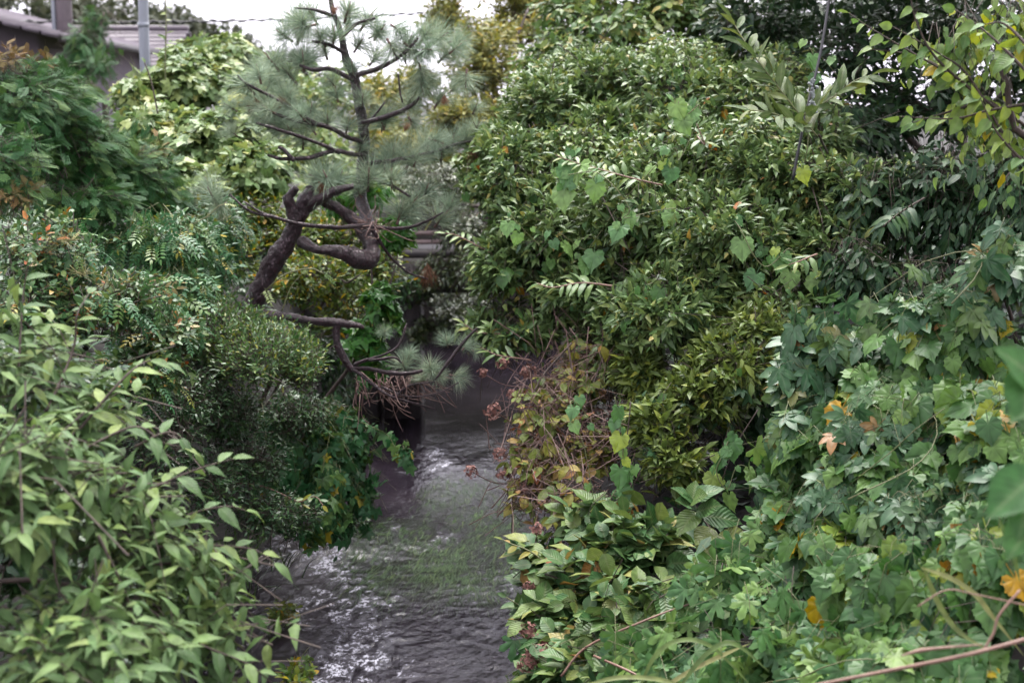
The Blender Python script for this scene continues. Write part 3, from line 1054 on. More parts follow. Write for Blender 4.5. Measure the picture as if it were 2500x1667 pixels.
# waterweed combed out by the current
r = np.random.default_rng(31)
WEED = [(1000, 1340, 150, 75, 1.0), (1130, 1350, 150, 70, 1.0), (1130, 1220, 110, 75, 0.8), (980, 1290, 70, 35, 0.5), (1220, 1260, 60, 60, 0.5), (1010, 1400, 150, 40, 0.7), (1200, 1400, 70, 40, 0.5), (960, 1560, 25, 14, 0.05), (1180, 1170, 60, 30, 0.3)]
P = []
for (px, py, a, b, den) in WEED:
    k = int(3400 * den * a * b / 11000)
    th, q = r.uniform(0, 2 * math.pi, k), np.sqrt(r.random(k))
    P += [on_water(px + a * q_ * math.cos(t_), py + b * q_ * math.sin(t_)) for t_, q_ in zip(th, q)]
P = np.array(P)
P = P[fbm(P * np.array([5.0, 2.2, 1.0]) + 3, 3) > 0.40]
k = len(P)
V, T, R_ = [], [], []
nseg = 5
Lw = r.uniform(0.25, 0.75, k)
flow = nrm(np.column_stack([0.25 * (fbm(P * 1.2, 2) - 0.5) * 4, -np.ones(k), np.zeros(k)]) + r.normal(0, 0.15, (k, 3)) * [1, 0.3, 0])
side = np.column_stack([-flow[:, 1], flow[:, 0], np.zeros(k)])
VV = np.zeros((k, nseg + 1, 2, 3))
ph = r.uniform(0, 6, k)
zoff = r.uniform(-0.024, 0.001, k)
for i in range(nseg + 1):
    t = i / nseg
    c = P + flow * (Lw * t)[:, None] + side * (0.035 * np.sin(ph + 5 * t))[:, None]
    c[:, 2] = water_z(c[:, 0], c[:, 1]) + zoff + 0.004 * np.sin(ph * 2 + 6 * t) - 0.01 * (t == 0)
    wd = 0.0034 * (1 - 0.7 * t)
    VV[:, i, 0], VV[:, i, 1] = c - side * wd, c + side * wd
t0 = []
for i in range(nseg):
    a = 2 * i
    t0 += [(a, a + 1, a + 3), (a, a + 3, a + 2)]
T = (np.array(t0)[None] + (np.arange(k) * (nseg + 1) * 2)[:, None, None]).reshape(-1, 3)
o = link('waterweed', mesh_from('waterweed', VV.reshape(-1, 3), T, None, {'rnd': np.repeat(r.random(k), (nseg + 1) * 2), 'vein': np.zeros(k * (nseg + 1) * 2)}), None, M['weed'])
tag(o, 'green waterweed trailing in the current of the stream', 'waterweed', kind='stuff')

# low weeds covering the bank tops and the field beyond
r = np.random.default_rng(55)


def cover_points(n, x0, x1, y0, y1):
    q = np.column_stack([r.uniform(x0, x1, n), r.uniform(y0, y1, n), np.zeros(n)])
    q = q[fbm(q * 1.3 + 7, 2) > 0.36]
    q[:, 2] = ground_h(q[:, 0], q[:, 1]) + 0.02
    return q[q[:, 2] > 0.25]


def cover(name, label, parts, size, mat):
    Q = np.vstack(parts)
    n = len(Q)
    Q[:, 2] += r.uniform(0, 0.22, n) * size[1] * 4
    A = np.column_stack([r.normal(0, 1, n), r.normal(0, 1, n), r.uniform(-.1, .7, n)])
    f = Frames(Q, A, UP + r.normal(0, .4, (n, 3)), r.uniform(*size, n))
    v, t, u, e = get_var('ellip', True)[2]
    W = np.einsum('nij,vj->nvi', f.R, v) * f.S[:, None, None] + f.P[:, None]
    TT = (t[None] + (np.arange(n) * len(v))[:, None, None]).reshape(-1, 3)
    o = link(name, mesh_from(name, W.reshape(-1, 3), TT, np.tile(u, (n, 1)), {'vein': np.tile(e, n), 'rnd': np.repeat(r.random(n), len(v))}), None, M[mat])
    return tag(o, label, 'ground cover', kind='stuff')


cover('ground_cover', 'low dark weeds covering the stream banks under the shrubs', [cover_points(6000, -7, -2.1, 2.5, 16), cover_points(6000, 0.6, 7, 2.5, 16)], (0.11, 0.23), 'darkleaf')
cover('meadow_weeds', 'low pale weeds covering the field beyond the footbridge', [cover_points(6000, -12, 9, 22, 34)], (0.2, 0.42), 'palevine')

# ------------------------------------------------------------------ footbridge and far wall
bb = np.array([-0.7, 16.6, 0])
br = empty('footbridge', bb, 'low concrete footbridge with pipe railing, almost hidden by foliage over the stream', 'footbridge')
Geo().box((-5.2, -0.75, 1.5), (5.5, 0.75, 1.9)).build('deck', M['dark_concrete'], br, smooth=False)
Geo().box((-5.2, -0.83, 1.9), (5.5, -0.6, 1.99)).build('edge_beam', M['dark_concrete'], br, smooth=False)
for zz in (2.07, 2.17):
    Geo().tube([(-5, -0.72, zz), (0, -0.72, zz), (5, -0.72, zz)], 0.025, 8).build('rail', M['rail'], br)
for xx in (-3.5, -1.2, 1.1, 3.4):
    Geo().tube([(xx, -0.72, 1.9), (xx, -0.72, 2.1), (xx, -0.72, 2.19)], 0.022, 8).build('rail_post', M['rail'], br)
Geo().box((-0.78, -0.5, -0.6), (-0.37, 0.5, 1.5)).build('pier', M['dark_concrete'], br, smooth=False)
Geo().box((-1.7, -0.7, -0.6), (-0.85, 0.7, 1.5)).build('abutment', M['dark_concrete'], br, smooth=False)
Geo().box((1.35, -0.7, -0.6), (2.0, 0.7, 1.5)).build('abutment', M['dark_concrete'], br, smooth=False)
fw = link('retaining_wall', None) if False else None
wb = np.array([0.5, 21.5, 0])
Geo().box((-4, 0, -0.6), (9, 0.35, 0.95)).build('retaining_wall', M['concrete'], None, None, False)
o = bpy.data.objects['retaining_wall']
o.location = wb
tag(o, 'plain grey concrete wall across the stream beyond the footbridge', 'wall')

# ------------------------------------------------------------------ houses, poles, cable
def gable_house(name, label, cx, cy, w, dpt, eave, ridge, rot, along='x'):
    base = (cx, cy, ground_at(cx, cy))
    h = empty(name, base, label, 'house')
    h.rotation_euler = (0, 0, rot)
    gz = base[2]
    e, rd = eave - gz, ridge - gz
    gw = Geo()
    hw, hd = w / 2, dpt / 2
    V = [(-hw, -hd, -0.3), (hw, -hd, -0.3), (hw, hd, -0.3), (-hw, hd, -0.3), (-hw, -hd, e), (hw, -hd, e), (hw, hd, e), (-hw, hd, e), (-hw, 0, rd - 0.12), (hw, 0, rd - 0.12)]
    T = [(0, 1, 5), (0, 5, 4), (1, 2, 6), (1, 6, 5), (2, 3, 7), (2, 7, 6), (3, 0, 4), (3, 4, 7), (4, 8, 7), (5, 6, 9)]
    gw.add(V, T)
    gw.build('wall', M['house_wall'], h, None, False)
    ov = 0.55
    sl = (rd - e) / hd
    n = 13
    for sgn in (-1, 1):
        for i in range(n if sgn < 0 else 1):
            y0, y1 = (i / n, (i + 1.12) / n) if sgn < 0 else (0, 1)
            ya, yb = sgn * y0 * (hd + ov), sgn * y1 * (hd + ov)
            za, zb = rd - sl * abs(ya), rd - sl * abs(yb)
            lift = 0.035
            g_ = Geo()
            V = [(-hw - ov, ya, za), (hw + ov, ya, za), (hw + ov, yb, zb + lift), (-hw - ov, yb, zb + lift),
                 (-hw - ov, ya, za - 0.06), (hw + ov, ya, za - 0.06), (hw + ov, yb, zb - 0.06), (-hw - ov, yb, zb - 0.06)]
            Q = [(0, 1, 2, 3), (7, 6, 5, 4), (0, 4, 5, 1), (1, 5, 6, 2), (2, 6, 7, 3), (3, 7, 4, 0)]
            g_.add(V, [t for q in Q for t in ((q[0], q[1], q[2]), (q[0], q[2], q[3]))])
            g_.build('roof_course' if sgn < 0 else 'rear_roof', M['roof_tile'], h, None, False)
    Geo().tube([(-hw - ov, 0, rd + 0.03), (0, 0, rd + 0.03), (hw + ov, 0, rd + 0.03)], 0.09, 8).build('ridge_cap', M['roof_tile'], h)
    Geo().box((-hw - ov, -hd - ov - 0.05, e - sl * ov - 0.12), (hw + ov, -hd - ov - 0.004, e - sl * ov + 0.02)).build('gutter', M['house_dark'], h, None, False)
    return h, e, rd, hw, hd


p0 = at(285, 120, 34)
hA, eA, rA, hwA, hdA = gable_house('tiled_house', 'house with pale grey tiled roof behind the light grey steel pole', p0[0] - 2.9, p0[1] + 2.6, 7.0, 5.2, at(285, 180, 34)[2], at(285, 74, 36.5)[2], 0.0)
Geo().box((1.2, -hdA - 0.06, 0.3), (1.28, -hdA - 0.003, 2.4)).build('downpipe', M['house_dark'], hA, None, False)
wdw = Geo().box((2.0, -hdA - 0.04, 1.0), (3.4, -hdA - 0.003, 2.2)).build('window', M['house_dark'], hA, None, False)
p0 = at(10, 40, 25)
hB, eB, rB, hwB, hdB = gable_house('gabled_house', 'mauve grey house with sloping gable at the top left corner', p0[0] - 3.3, p0[1] + 4.2, 8.0, 7.6, at(90, 70, 25)[2], at(0, -60, 25)[2], math.radians(90))
Geo().box((hwB + 0.003, -1.2, 1.4), (hwB + 0.05, -0.2, 2.5)).build('window', M['house_dark'], hB, None, False)

b = at(358, 250, 19)
gz = ground_at(b[0], b[1])
pl = empty('steel_pole', (b[0], b[1], gz), 'smooth light grey steel pole rising out of the pale vines', 'pole')
Geo().tube([(0, 0, -0.3), (0, 0, 2), (0.03, 0, 4), (0.05, 0, 7.5)], [0.07, 0.068, 0.064, 0.06], 20).build('shaft', M['steel_pole'], pl)
Geo().tube([(0.05, 0, 7.5), (0.05, 0, 7.53), (0.05, 0, 7.56)], [0.066, 0.066, 0.02], 16).build('cap', M['steel_pole'], pl)
Geo().tube([(0, 0, 2.3), (0, 0, 2.36)], 0.075, 16).build('band', M['steel_pole'], pl)
b = at(160, 100, 27)
gz = ground_at(b[0], b[1])
up_ = empty('utility_pole', (b[0], b[1], gz), 'dark brownish utility pole with a conduit beside the gabled house', 'pole')
Geo().tube([(0, 0, -0.3), (0, 0, 4), (0, 0, 9)], [0.16, 0.15, 0.12], 20).build('shaft', M['utility_pole'], up_)
Geo().tube([(-0.19, -0.06, 0), (-0.18, -0.06, 3), (-0.17, -0.06, 8.5)], 0.04, 10).build('conduit', M['steel_pole'], up_)
for zz in (2.6, 3.5, 4.4):
    Geo().tube([(0, 0, zz), (0, 0, zz + 0.05)], 0.172, 20).build('band', M['house_dark'], up_)
Geo().tube([(0.1, 0, 4.1), (0.4, -0.05, 3.9), (0.75, -0.1, 3.75)], 0.03, 8).build('stay', M['cable'], up_)
cab = Geo()
pa, pb = at(-100, 52, 27), at(1120, 28, 30)
P = np.linspace(pa, pb, 60)
P[:, 2] -= 0.10 * np.sin(np.linspace(0, math.pi, 60))
sp_ = np.linspace(0, 160, 400)
Pd = np.column_stack([np.interp(np.linspace(0, 1, 400), np.linspace(0, 1, 60), P[:, k]) for k in range(3)])
cab.tube(P, 0.018, 6)
cab.tube(Pd + 0.03 * np.column_stack([np.zeros(400), np.cos(sp_), np.sin(sp_)]), 0.014, 5)
o = cab.build('overhead_cable', M['cable'], None)
tag(o, 'twisted dark overhead cable running across the white sky', 'cable')

# ------------------------------------------------------------------ pine tree
PD = 10.2
pbase = at(596, 800, PD)
pine = Plant('pine_tree', 'twisted old pine leaning over the stream with cut limbs and grey-green needle tufts', 'tree', pbase)


def limb(pts, name='limb', mat='pine_bark', n=12, seg=8, wob=0.012, knob=0.06, rs=0.78):
    """pts rows: px, py, depth, radius px"""
    A = np.array([[*at(a, b_, d), rr * (rs if rr > 6 else 1.0) * d / FPX] for a, b_, d, rr in pts])
    S = spline(A, seg)
    P, R = S[:, :3], np.maximum(S[:, 3], 0.001)
    P = P + (np.column_stack([noise3(P * 6 + k * 9) for k in range(3)]) - 0.5) * wob
    R = R * (1 + knob * 4 * (noise3(P * 11 + 3) - 0.5))
    t = nrm(np.gradient(P, axis=0))
    a = nrm(np.cross(t, np.array([0.2, 1.0, 0.15])))
    b_ = np.cross(t, a)
    th = np.arange(n) * 2 * math.pi / n
    V = P[:, None] + R[:, None, None] * (np.cos(th)[None, :, None] * a[:, None] + np.sin(th)[None, :, None] * b_[:, None])
    bump = 1 + (fbm(V.reshape(-1, 3) * 26, 3).reshape(len(P), n) - 0.5) * 0.55
    V = P[:, None] + (V - P[:, None]) * bump[..., None]
    gg = Geo()
    T = []
    for i in range(len(P) - 1):
        for j in range(n):
            k = (j + 1) % n
            T += [(i * n + j, i * n + k, (i + 1) * n + k), (i * n + j, (i + 1) * n + k, (i + 1) * n + j)]
    V = V.reshape(-1, 3)
    V = np.vstack([V, P[0], P[-1] + t[-1] * R[-1] * 0.3])
    for j in range(n):
        k = (j + 1) % n
        T += [(len(V) - 2, k, j), (len(V) - 1, (len(P) - 1) * n + j, (len(P) - 1) * n + k)]
    gg.add(V, T)
    return gg.build(name, M[mat], pine.root, pine.base)


limb([(585, 830, PD, 46), (620, 735, PD, 40), (660, 655, PD, 38), (700, 590, PD, 39), (722, 540, PD, 33), (742, 500, PD, 34), (756, 468, PD, 24), (758, 456, PD, 21)], 'trunk', n=26, seg=14, rs=0.6)
limb([(720, 540, PD - .05, 22), (710, 505, PD - .08, 19), (703, 488, PD - .1, 17), (700, 478, PD - .1, 12)], 'stub')
limb([(700, 488, PD - .1, 14), (714, 472, PD - .1, 13), (724, 460, PD - .12, 11)], 'stub')
limb([(750, 505, PD, 20), (780, 488, PD - .05, 15), (815, 468, PD - .08, 14), (862, 455, PD - .1, 9)], 'limb')
limb([(735, 590, PD - .1, 18), (770, 608, PD - .2, 15), (800, 610, PD - .2, 17), (840, 618, PD - .2, 24), (880, 635, PD - .15, 30), (905, 632, PD - .1, 24), (908, 605, PD, 22), (898, 580, PD + .1, 22), (870, 545, PD + .15, 20), (830, 512, PD + .1, 16), (785, 490, PD + .05, 15)], 'limb', n=20, seg=12, knob=0.09)
limb([(903, 610, PD + .05, 22), (897, 545, PD + .3, 20), (880, 470, PD + .45, 19), (886, 400, PD + .5, 18), (890, 340, PD + .5, 17), (878, 270, PD + .5, 16), (866, 195, PD + .5, 15), (845, 140, PD + .5, 13), (833, 80, PD + .5, 10), (812, 20, PD + .5, 8), (800, -60, PD + .5, 6)], 'upper_trunk', n=14)
limb([(600, 770, PD + .05, 22), (650, 768, PD - .15, 18), (700, 774, PD - .3, 15), (750, 782, PD - .45, 13), (820, 787, PD - .5, 15), (870, 794, PD - .5, 10), (888, 800, PD - .5, 5)], 'limb')
limb([(838, 785, PD - .5, 13), (822, 805, PD - .5, 13), (828, 850, PD - .5, 12), (850, 890, PD - .5, 11), (862, 905, PD - .5, 9)], 'limb')
BR = [  # drooping and spreading pine branches
    [(860, 195, .5, 9), (810, 172, .4, 6), (760, 172, .3, 5), (730, 160, .3, 3)], [(868, 185, .5, 8), (930, 165, .6, 6), (985, 130, .6, 4), (1020, 95, .6, 3)],
    [(845, 130, .5, 7), (800, 110, .4, 4), (760, 100, .4, 3)], [(833, 90, .5, 7), (870, 60, .6, 4), (915, 45, .6, 3)], [(820, 40, .5, 6), (770, 25, .4, 4), (720, 20, .4, 2)],
    [(885, 350, .5, 9), (830, 325, .3, 7), (775, 305, .2, 6), (700, 290, .1, 4), (640, 265, .1, 3)], [(775, 305, .2, 5), (720, 270, .1, 4), (660, 235, .1, 4), (600, 205, 0, 3), (578, 185, 0, 2)],
    [(880, 300, .5, 8), (950, 280, .6, 6), (1000, 260, .7, 5), (1025, 235, .7, 3)], [(890, 380, .5, 6), (820, 370, .2, 6), (760, 385, .1, 5), (690, 390, 0, 4), (655, 380, 0, 3)],
    [(720, 395, 0, 5), (695, 370, 0, 5), (680, 362, 0, 4)], [(830, 375, .2, 6), (760, 345, .1, 4), (680, 320, 0, 4), (628, 300, 0, 3)],
    [(890, 400, .5, 7), (960, 395, .5, 5), (1050, 375, .6, 4), (1120, 350, .7, 3), (1160, 345, .7, 2)], [(890, 430, .5, 6), (950, 450, .4, 4), (1000, 480, .3, 3)],
    [(900, 550, .1, 7), (830, 555, -.2, 6), (760, 552, -.3, 5), (680, 532, -.4, 4), (610, 515, -.4, 3), (560, 475, -.4, 2)], [(680, 532, -.4, 4), (640, 520, -.4, 3), (600, 495, -.4, 2)],
    [(905, 555, .1, 6), (985, 558, .2, 4), (1040, 540, .2, 3), (1080, 520, .2, 2)], [(905, 560, .1, 5), (955, 630, .2, 3), (1000, 665, .2, 3), (1045, 680, .2, 2)],
    [(862, 900, -.5, 9), (920, 905, -.6, 7), (970, 912, -.7, 7), (1030, 905, -.7, 4)], [(860, 900, -.5, 6), (910, 940, -.6, 4), (960, 970, -.7, 3), (1060, 1000, -.7, 3)],
    [(1060, 930, -.7, 2), (1090, 890, -.7, 4), (1130, 840, -.7, 4), (1165, 800, -.7, 3)], [(865, 890, -.5, 5), (930, 865, -.6, 3), (975, 840, -.6, 3), (990, 790, -.6, 2)],
    [(930, 945, -.6, 3), (1000, 970, -.7, 2), (1070, 960, -.7, 2), (1120, 935, -.7, 1.5)], [(960, 975, -.7, 3), (1000, 940, -.7, 2), (1060, 935, -.7, 2)], [(900, 880, -.6, 4), (960, 870, -.65, 3), (980, 885, -.65, 2)],
    [(885, 335, .5, 5), (900, 300, .6, 3), (940, 250, .6, 2)], [(985, 250, .6, 2), (970, 180, .6, 2)],
]
for bpts in BR:
    limb([(a, b_, PD + c - .12, min(6, rr * 1.1)) for a, b_, c, rr in bpts], 'branch', n=6, seg=5, wob=0.02, knob=0.03)
tw = Geo()
r = np.random.default_rng(5)
for k in range(95):   # bare hanging twiglets of the low branch and the knot
    if k < 70:
        u = r.random()
        s0 = at(870 + 190 * u, 905 + 60 * r.random() * (1 - u), PD - .6 + r.normal(0, .08))
        e0 = s0 + np.array([r.normal(0.10, 0.10), r.normal(0, 0.12), -abs(r.normal(0.14, 0.07))])
    else:
        s0 = at(r.uniform(870, 930), r.uniform(535, 565), PD + r.normal(0, .08))
        e0 = s0 + np.array([r.normal(0.03, 0.12), r.normal(0, 0.1), r.normal(0.02, 0.09)])
    mid = (s0 + e0) / 2 + np.array([r.normal(0, .04), r.normal(0, .04), -0.05])
    tw.tube(spline([s0, mid, e0], 4), np.linspace(0.0042, 0.002, 9), 4)
tw.build('twigs', M['twig_red'], pine.root, pine.base, kind='stuff')
TUFTS = [  # px, py, depth offset, radius px, direction x, up
    (600, 190, 0, 62, -.6, .8), (660, 130, .2, 65, -.5, .8), (690, 70, .3, 60, -.6, .5), (720, 30, .4, 70, -.7, .4), (760, 20, .4, 60, -.3, .8), (700, 160, .3, 70, -.5, .8),
    (740, 130, .3, 60, -.2, 1), (790, 100, .5, 60, -.2, 1), (815, 70, .3, 60, .1, 1), (850, 10, .5, 60, .2, 1), (900, 30, .6, 65, .5, .8), (880, 90, .5, 55, .4, .9), (930, 60, .6, 60, .6, .8),
    (1000, 85, .6, 60, .3, 1), (1040, 70, .6, 62, .5, .8), (1075, 75, .7, 70, .7, .6), (960, 110, .5, 60, .3, -.6), (1010, 110, .6, 60, .4, -.5), (1090, 120, .7, 55, .7, .2), (1030, 170, .6, 60, .2, -.9),
    (1030, 200, .6, 55, .1, -1), (820, 215, .3, 45, -.2, .9), (780, 75, .3, 55, -.4, .9), (640, 230, .1, 62, -.3, .9), (690, 215, .2, 60, -.2, 1), (640, 280, .1, 55, -.6, .5), (720, 270, .1, 60, -.1, 1), (760, 255, .2, 50, .2, .9),
    (680, 300, .1, 55, -.3, .3), (740, 330, .1, 50, 0, .7), (800, 280, .2, 52, 0, 1), (850, 290, .4, 50, .2, 1), (885, 230, .4, 45, .3, .7), (880, 345, .4, 45, .2, .4), (945, 270, .6, 55, .2, 1), (1000, 235, .7, 55, .4, .9), (1010, 290, .7, 55, .3, -.3),
    (930, 280, .6, 50, -.3, .8), (1075, 225, .7, 55, .6, .6), (960, 360, .5, 62, 0, 1), (930, 385, .5, 60, -.4, .4), (1000, 370, .5, 60, .2, .9), (1040, 360, .6, 55, .3, .8), (1080, 350, .6, 60, .1, 1), (1140, 320, .7, 55, .4, .9), (1165, 300, .7, 40, .5, .9),
    (797, 415, .0, 75, -.1, .9), (830, 420, .2, 60, .2, .6), (770, 420, .1, 60, -.6, .3), (900, 415, .3, 70, .1, .9), (870, 450, .3, 45, 0, .2), (980, 495, .3, 70, .2, .9), (1010, 480, .3, 55, .5, .6), (1080, 515, .2, 60, .5, .8), (1100, 490, .2, 45, .6, .8), (1040, 450, .5, 60, .3, .8),
    (517, 460, -.3, 62, -.2, .9), (535, 495, -.3, 40, -.3, -.5), (940, 800, -.5, 40, -.1, .9), (985, 875, -.65, 62, .1, .7), (1050, 880, -.7, 62, .2, .8), (1030, 905, -.7, 50, -.2, .6), (1070, 905, -.7, 50, .4, .3), (1120, 905, -.7, 62, .2, .1),
    (1090, 820, -.7, 48, -.3, .9), (1140, 830, -.7, 50, .4, .6), (1165, 850, -.7, 35, .6, -.2), (1000, 850, -.6, 45, 0, 1), (700, 245, 0, 48, -.6, .5), (620, 250, 0, 50, -.9, .3), (560, 250, 0, 42, -.8, .5), (860, 150, .4, 42, 0, 1),
]
TV = []
for i in range(5):
    v, t, u, e, rn = tuft(210, i, 1.7 if i < 3 else 1.35)
    me = mesh_from('needle_tuft', v, t, None, {'rnd': rn, 'vein': e})
    me.materials.append(M['needle'])
    TV.append(me)
v, t, u, e, rn = tuft(150, 11, 0.75, droop=0.4)
me_dead = mesh_from('dead_tuft', v, t, None, {'rnd': rn, 'vein': e})
me_dead.materials.append(M['needle_dead'])
BUD = Geo().tube([(0, -0.45, 0), (0, -0.1, 0), (0, 0.3, 0)], [0.045, 0.04, 0.012], 6)
bud_me = mesh_from('bud', np.vstack(BUD.V), np.vstack(BUD.T))
bud_me.materials.append(M['twig_red'])


def put(me, name, px, py, d, size, A, N):
    f = Frames([at(px, py, d)], [A], [N], [size])
    o = bpy.data.objects.new(name, me)
    COL.objects.link(o)
    o.parent = pine.root
    m4 = np.eye(4)
    m4[:3, :3] = f.R[0] * size
    m4[:3, 3] = f.P[0] - pine.base
    o.matrix_basis = Matrix(m4.tolist())
    return o


EX = []
for (px, py, do, rad, ax, az) in TUFTS:
    for k in range(1 if r.random() < (.85 if py < 400 else (.4 if py < 700 else 0)) else 0):
        EX.append((px + r.normal(0, rad * .75), py + r.normal(0, rad * .6), do + r.normal(0.05, .25), rad * r.uniform(.7, 1.0), ax + r.normal(0, .4), az + r.normal(0, .3)))
TUFTS = TUFTS + [e for e in EX if not (840 < e[0] < 930 and e[1] > 250)]
for i, (px, py, do, rad, ax, az) in enumerate(TUFTS):
    d = PD + do
    A = np.array([ax, r.normal(-0.25, 0.3), az]) + r.normal(0, 0.12, 3)
    size = rad * (1.25 if py < 700 else 0.9) * d / FPX
    o = put(TV[i % 5], 'needle_tuft', px, py + 0.25 * rad, d, size, A, UP + r.normal(0, 0.4, 3))
    q = bpy.data.objects.new('bud', bud_me)
    COL.objects.link(q)
    q.parent = o
for (px, py, rad, ax, az) in [(1045, 660, 62, .1, -1), (625, 245, 30, .4, -.7), (700, 255, 42, -.7, .2), (785, 455, 50, .4, -.7), (990, 315, 25, .2, .5), (1085, 240, 30, .1, -.7), (1160, 370, 45, -.2, -.8), (815, 30, 26, .2, .6), (610, 270, 30, .2, .8)]:
    put(me_dead, 'dead_tuft', px, py, PD + (.2 if px > 900 else 0), rad * PD / FPX, np.array([ax, -.1, az]), np.array([0.1, -1, 0.2]))

# ------------------------------------------------------------------ plants of the left bank
def base_at(px, py, d, z=None):
    q = at(px, py, d)
    return np.array([q[0], q[1], ground_at(q[0], q[1])])


def A_(*rows):
    return [at(*q) for q in rows]


def rootpt(x, y):
    return np.array([x, y, ground_at(x, y)])


# front shrub with pale pointed leaves
p = Plant('broadleaf_shrub', 'big near shrub with pale green pointed leaves arching over the stream, lower left', 'shrub', rootpt(-2.5, 4.6))
B = [(60, 1150, 4.7, 260, 230, .5), (300, 1240, 4.9, 210, 170, .45), (200, 1560, 4.5, 330, 250, .5), (480, 1500, 5.0, 140, 130, .3), (70, 860, 5.2, 150, 130, .35), (230, 980, 5.2, 130, 110, .3), (560, 1640, 5.0, 90, 60, .25), (470, 1330, 5.0, 130, 100, .3)]
p.grow(B, 'acum', 'front', 340, 8, (0.085, 0.135), (0.3, 0.6), 'alt', 3, up=0.25, droop=0.14, spread=0.85, nup=1.0, nout=0.5, nrand=0.3, n_obj=250, depth=0.3, tw_r=0.003)
for i, pts in enumerate([
    A_((250, 1250, 4.9), (400, 1180, 4.9), (500, 1140, 4.95), (575, 1118, 5.0)), A_((350, 1300, 4.9), (480, 1250, 5), (560, 1235, 5), (605, 1245, 5.05)),
    A_((380, 1330, 4.8), (520, 1330, 5), (620, 1340, 5), (668, 1372, 5)), A_((350, 1480, 4.7), (480, 1560, 4.8), (600, 1610, 4.8), (660, 1660, 4.8)),
    A_((200, 1050, 5), (300, 930, 5.1), (360, 885, 5.2), (400, 890, 5.2)), A_((40, 1000, 5), (50, 850, 5.1), (60, 720, 5.2), (70, 655, 5.2)), A_((120, 1000, 5), (180, 850, 5.2), (190, 770, 5.2), (215, 720, 5.3)),
    A_((300, 1380, 4.8), (440, 1370, 4.9), (540, 1420, 5), (620, 1500, 5)), A_((240, 1300, 4.6), (300, 1440, 4.6), (340, 1560, 4.6), (420, 1660, 4.6)), A_((200, 1100, 4.9), (330, 1050, 5), (400, 1085, 5), (450, 1095, 5)),
    A_((100, 1200, 4.6), (130, 1330, 4.5), (150, 1450, 4.5), (250, 1560, 4.5)), A_((330, 1100, 5), (420, 1060, 5), (480, 1105, 5.05))]):
    p.shoot(pts, 'acum', 'front', 0.045, (0.10, 0.15), 0.006, 0.002, 'twig_brown', 40 + i, 'alt', 0.16, 0.8)
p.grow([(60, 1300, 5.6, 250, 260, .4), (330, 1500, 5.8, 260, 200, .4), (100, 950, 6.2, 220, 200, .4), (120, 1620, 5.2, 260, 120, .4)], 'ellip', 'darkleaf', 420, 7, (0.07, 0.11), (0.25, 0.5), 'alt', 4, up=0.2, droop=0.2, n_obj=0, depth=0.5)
for q in [(60, 1150, 4.7), (300, 1240, 4.9), (200, 1560, 4.5), (480, 1500, 5.0), (70, 860, 5.2)]:
    e = at(*q)
    p.stem([p.base, p.base * 0.5 + e * 0.5 + [0, 0, 0.25], e], 0.014, 0.006)
p.done()

# glossy clipped mound on the bank
p = Plant('clipped_shrub', 'rounded shrub with small glossy leaves below the pine trunk', 'shrub', rootpt(-2.3, 9.1))
p.grow([(640, 850, 9.0, 165, 95, .6), (520, 790, 9.1, 150, 80, .55), (740, 880, 9.0, 80, 60, .4), (430, 820, 9.0, 110, 80, .5)], 'small', 'privet', 1500, 7, (0.032, 0.052), (0.12, 0.28), 'opp', 5, up=0.7, droop=0.0, spread=0.8, nup=0.8, nout=0.4, nrand=0.5, n_obj=180, depth=0.3, gap=0.28)
p.stem([p.base, p.base + [0.1, 0, .3], at(600, 850, 9)], 0.03, 0.01)
p.stem([p.base, p.base + [-.1, 0, .3], at(500, 830, 9)], 0.03, 0.01)
p.done()

# dark evergreen undergrowth down the left bank
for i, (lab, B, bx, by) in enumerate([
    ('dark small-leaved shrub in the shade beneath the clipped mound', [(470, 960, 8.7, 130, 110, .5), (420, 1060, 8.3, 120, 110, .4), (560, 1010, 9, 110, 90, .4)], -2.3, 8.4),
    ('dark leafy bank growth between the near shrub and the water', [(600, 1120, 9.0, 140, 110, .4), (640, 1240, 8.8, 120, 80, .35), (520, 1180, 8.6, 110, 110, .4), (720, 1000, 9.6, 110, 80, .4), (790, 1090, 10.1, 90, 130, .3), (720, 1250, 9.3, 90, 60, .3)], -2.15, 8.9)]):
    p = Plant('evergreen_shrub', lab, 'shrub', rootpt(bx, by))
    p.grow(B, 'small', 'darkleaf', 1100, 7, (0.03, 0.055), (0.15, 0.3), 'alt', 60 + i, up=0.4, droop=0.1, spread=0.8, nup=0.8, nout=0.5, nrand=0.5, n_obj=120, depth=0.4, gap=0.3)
    p.stem([p.base, p.base + [0.1, -.1, .3], at(B[0][0], B[0][1], B[0][2])], 0.02, 0.008)
    if i == 1:
        p.shoot(A_((560, 1180, 8.9), (640, 1190, 8.9), (700, 1215, 8.9), (740, 1235, 8.9)), 'ellip', 'privet', 0.03, (0.06, 0.09), 0.006, 0.003, 'cane', 5, 'alt', 0.05, 0.9, start=0.6)
        p.shoot(A_((690, 1210, 8.9), (730, 1230, 8.9), (770, 1215, 8.85), (790, 1235, 8.8)), 'ellip', 'privet', 0.022, (0.05, 0.08), 0.005, 0.003, 'cane', 6, 'alt', 0.1, 0.9, start=0.2)
    p.done()

